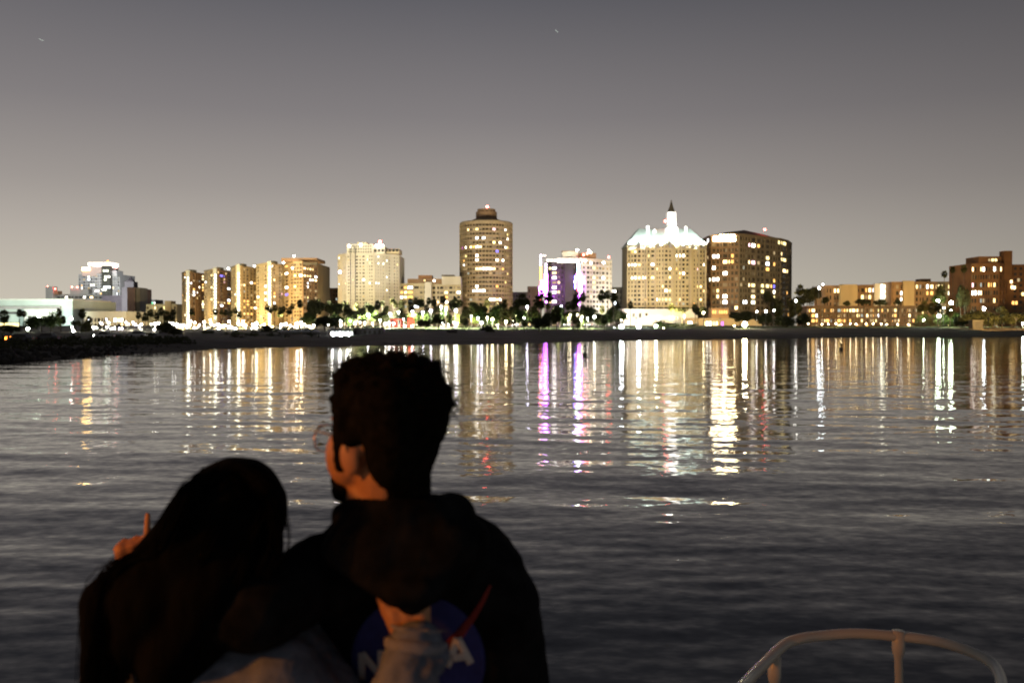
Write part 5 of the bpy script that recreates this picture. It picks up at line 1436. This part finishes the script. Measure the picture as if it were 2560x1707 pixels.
for q in (-1, 1):
    h = whip + Vector((q * .085, 0, 0)); kn = Vector((h.x, h.y + .02, DECK_Z + .45)); an = Vector((h.x + q * .01, h.y - .01, DECK_Z + .11))
    capsule(mb, h, .10, kn, .066); capsule(mb, kn, .065, an, .05)
ell(mb, whip, (.155, .12, .12)); remesh(mb, 'trousers', M['trouser'], wom, .012, 5)
for q in (-1, 1):
    a_ = Vector((whip.x + q * .095, whip.y - .01, DECK_Z)); mb = MB(); capsule(mb, a_ + Vector((0, -.035, .04)), .042, a_ + Vector((q * .02, .14, .034)), .036); remesh(mb, 'shoe', M['shoe'], wom, .008, 3)
# denim jacket
mb = MB()
ell(mb, wch + Vector((0, -.01, .01)), (.19, .115, .20)); capsule(mb, wch - Vector((0, 0, .08)), .14, whip + Vector((0, 0, .06)), .15)
capsule(mb, wRS * .9 + wLS * .1, .085, wRS * .1 + wLS * .9, .085)
capsule(mb, wRS + Vector((0, 0, -.01)), .075, wRE, .058); capsule(mb, wLS, .07, wLE, .055); capsule(mb, wLE, .053, wLE.lerp(wLW, .75), .043)
capsule(mb, at(700, 1705, 1.44), .075, at(790, 1790, 1.42), .06); capsule(mb, at(540, 1720, 1.44), .07, at(700, 1705, 1.44), .07)
remesh(mb, 'jacket', M['denim'], wom, .008, 7, noise=[(.07, .016), (.025, .005)])
mb = MB()
capsule(mb, wRE, .056, at(1022, 1690, 1.39), .050); capsule(mb, at(1022, 1690, 1.39), .050, at(1039, 1618, 1.416), .045)
for q, (sx, sy) in enumerate(((1036, 1655), (1030, 1685), (1022, 1712))):
    p = at(sx, sy, 1.40); mb.tube([p + Vector((.049 * math.cos(a), .049 * math.sin(a), .016 * math.sin(a * 1 + q * 1.7) + .012 * math.cos(a * 2 + q))) for a in np.linspace(0, 2 * PI, 15)[:-1]], .009, 6, closed=True)
slv = remesh(mb, 'sleeve', M['denim'], wom, .005, 3, noise=[(.05, .012), (.018, .006)])
mb = MB(); c0, c1 = at(1040, 1632, 1.415), at(1044, 1612, 1.42)
mb.tube([at(1038, 1625, 1.415), at(1041, 1600, 1.418), at(1045, 1568, 1.424)], [.050, .0525, .0515], 24); remesh(mb, 'cuff', M['denim_seam'], wom, .005, 3, noise=[(.03, .006)])
# long hair
mb = MB()
ell(mb, wp(0, -.015, .022), (.092, .108, .100), WR); ell(mb, wp(-.02, -.03, -.04), (.088, .09, .085), WR)
capsule(mb, at(625, 1320, 1.47), .055, at(640, 1400, 1.46), .045)
capsule(mb, at(560, 1300, 1.48), .085, at(480, 1400, 1.45), .085); capsule(mb, at(480, 1400, 1.45), .085, at(390, 1490, 1.43), .080)
capsule(mb, at(600, 1380, 1.46), .07, at(520, 1500, 1.42), .075); capsule(mb, at(520, 1500, 1.42), .075, at(430, 1650, 1.41), .06)
capsule(mb, at(390, 1490, 1.43), .08, at(290, 1510, 1.44), .058); capsule(mb, at(290, 1510, 1.44), .056, at(262, 1640, 1.43), .040); capsule(mb, at(262, 1640, 1.43), .040, at(245, 1800, 1.43), .032)
capsule(mb, at(430, 1650, 1.41), .055, at(420, 1790, 1.41), .04); capsule(mb, at(390, 1490, 1.43), .07, at(330, 1600, 1.42), .05)
capsule(mb, at(420, 1290, 1.5), .012, at(380, 1380, 1.48), .03)
remesh(mb, 'hair', M['hair_brown'], wom, .007, 8, noise=[(.05, .010)])
mb = MB()
rs = random.Random(8)
roots = [((580, 1185), (470, 1225), (390, 1370), (270, 1450), (245, 1700)), ((505, 1200), (430, 1285), (360, 1390), (262, 1470), (240, 1740)), ((630, 1205), (545, 1310), (470, 1440), (330, 1540), (280, 1760)), ((670, 1250), (625, 1360), (560, 1480), (470, 1600), (430, 1760)), ((545, 1190), (440, 1275), (380, 1400), (300, 1480), (300, 1700)), ((590, 1180), (668, 1222), (688, 1300), (684, 1380), (650, 1440))]
for k in range(420):
    r0_ = rs.choice(roots); jx, jy = rs.gauss(0, 17), rs.gauss(0, 13); dz_ = rs.uniform(-.03, .035)
    pts = [at(x + jx * (.35 + .16 * i) + rs.gauss(0, 3), y + jy * .8 + rs.gauss(0, 3), (1.405 if 0 < i else 1.44) + dz_ + (0.03 if i == 0 else 0)) for i, (x, y) in enumerate(r0_)]
    mb.tube(smooth_path(pts, 4), .0011, 3)
part('hair_strands', mb, M['hair_brown'], wom, kind='stuff')
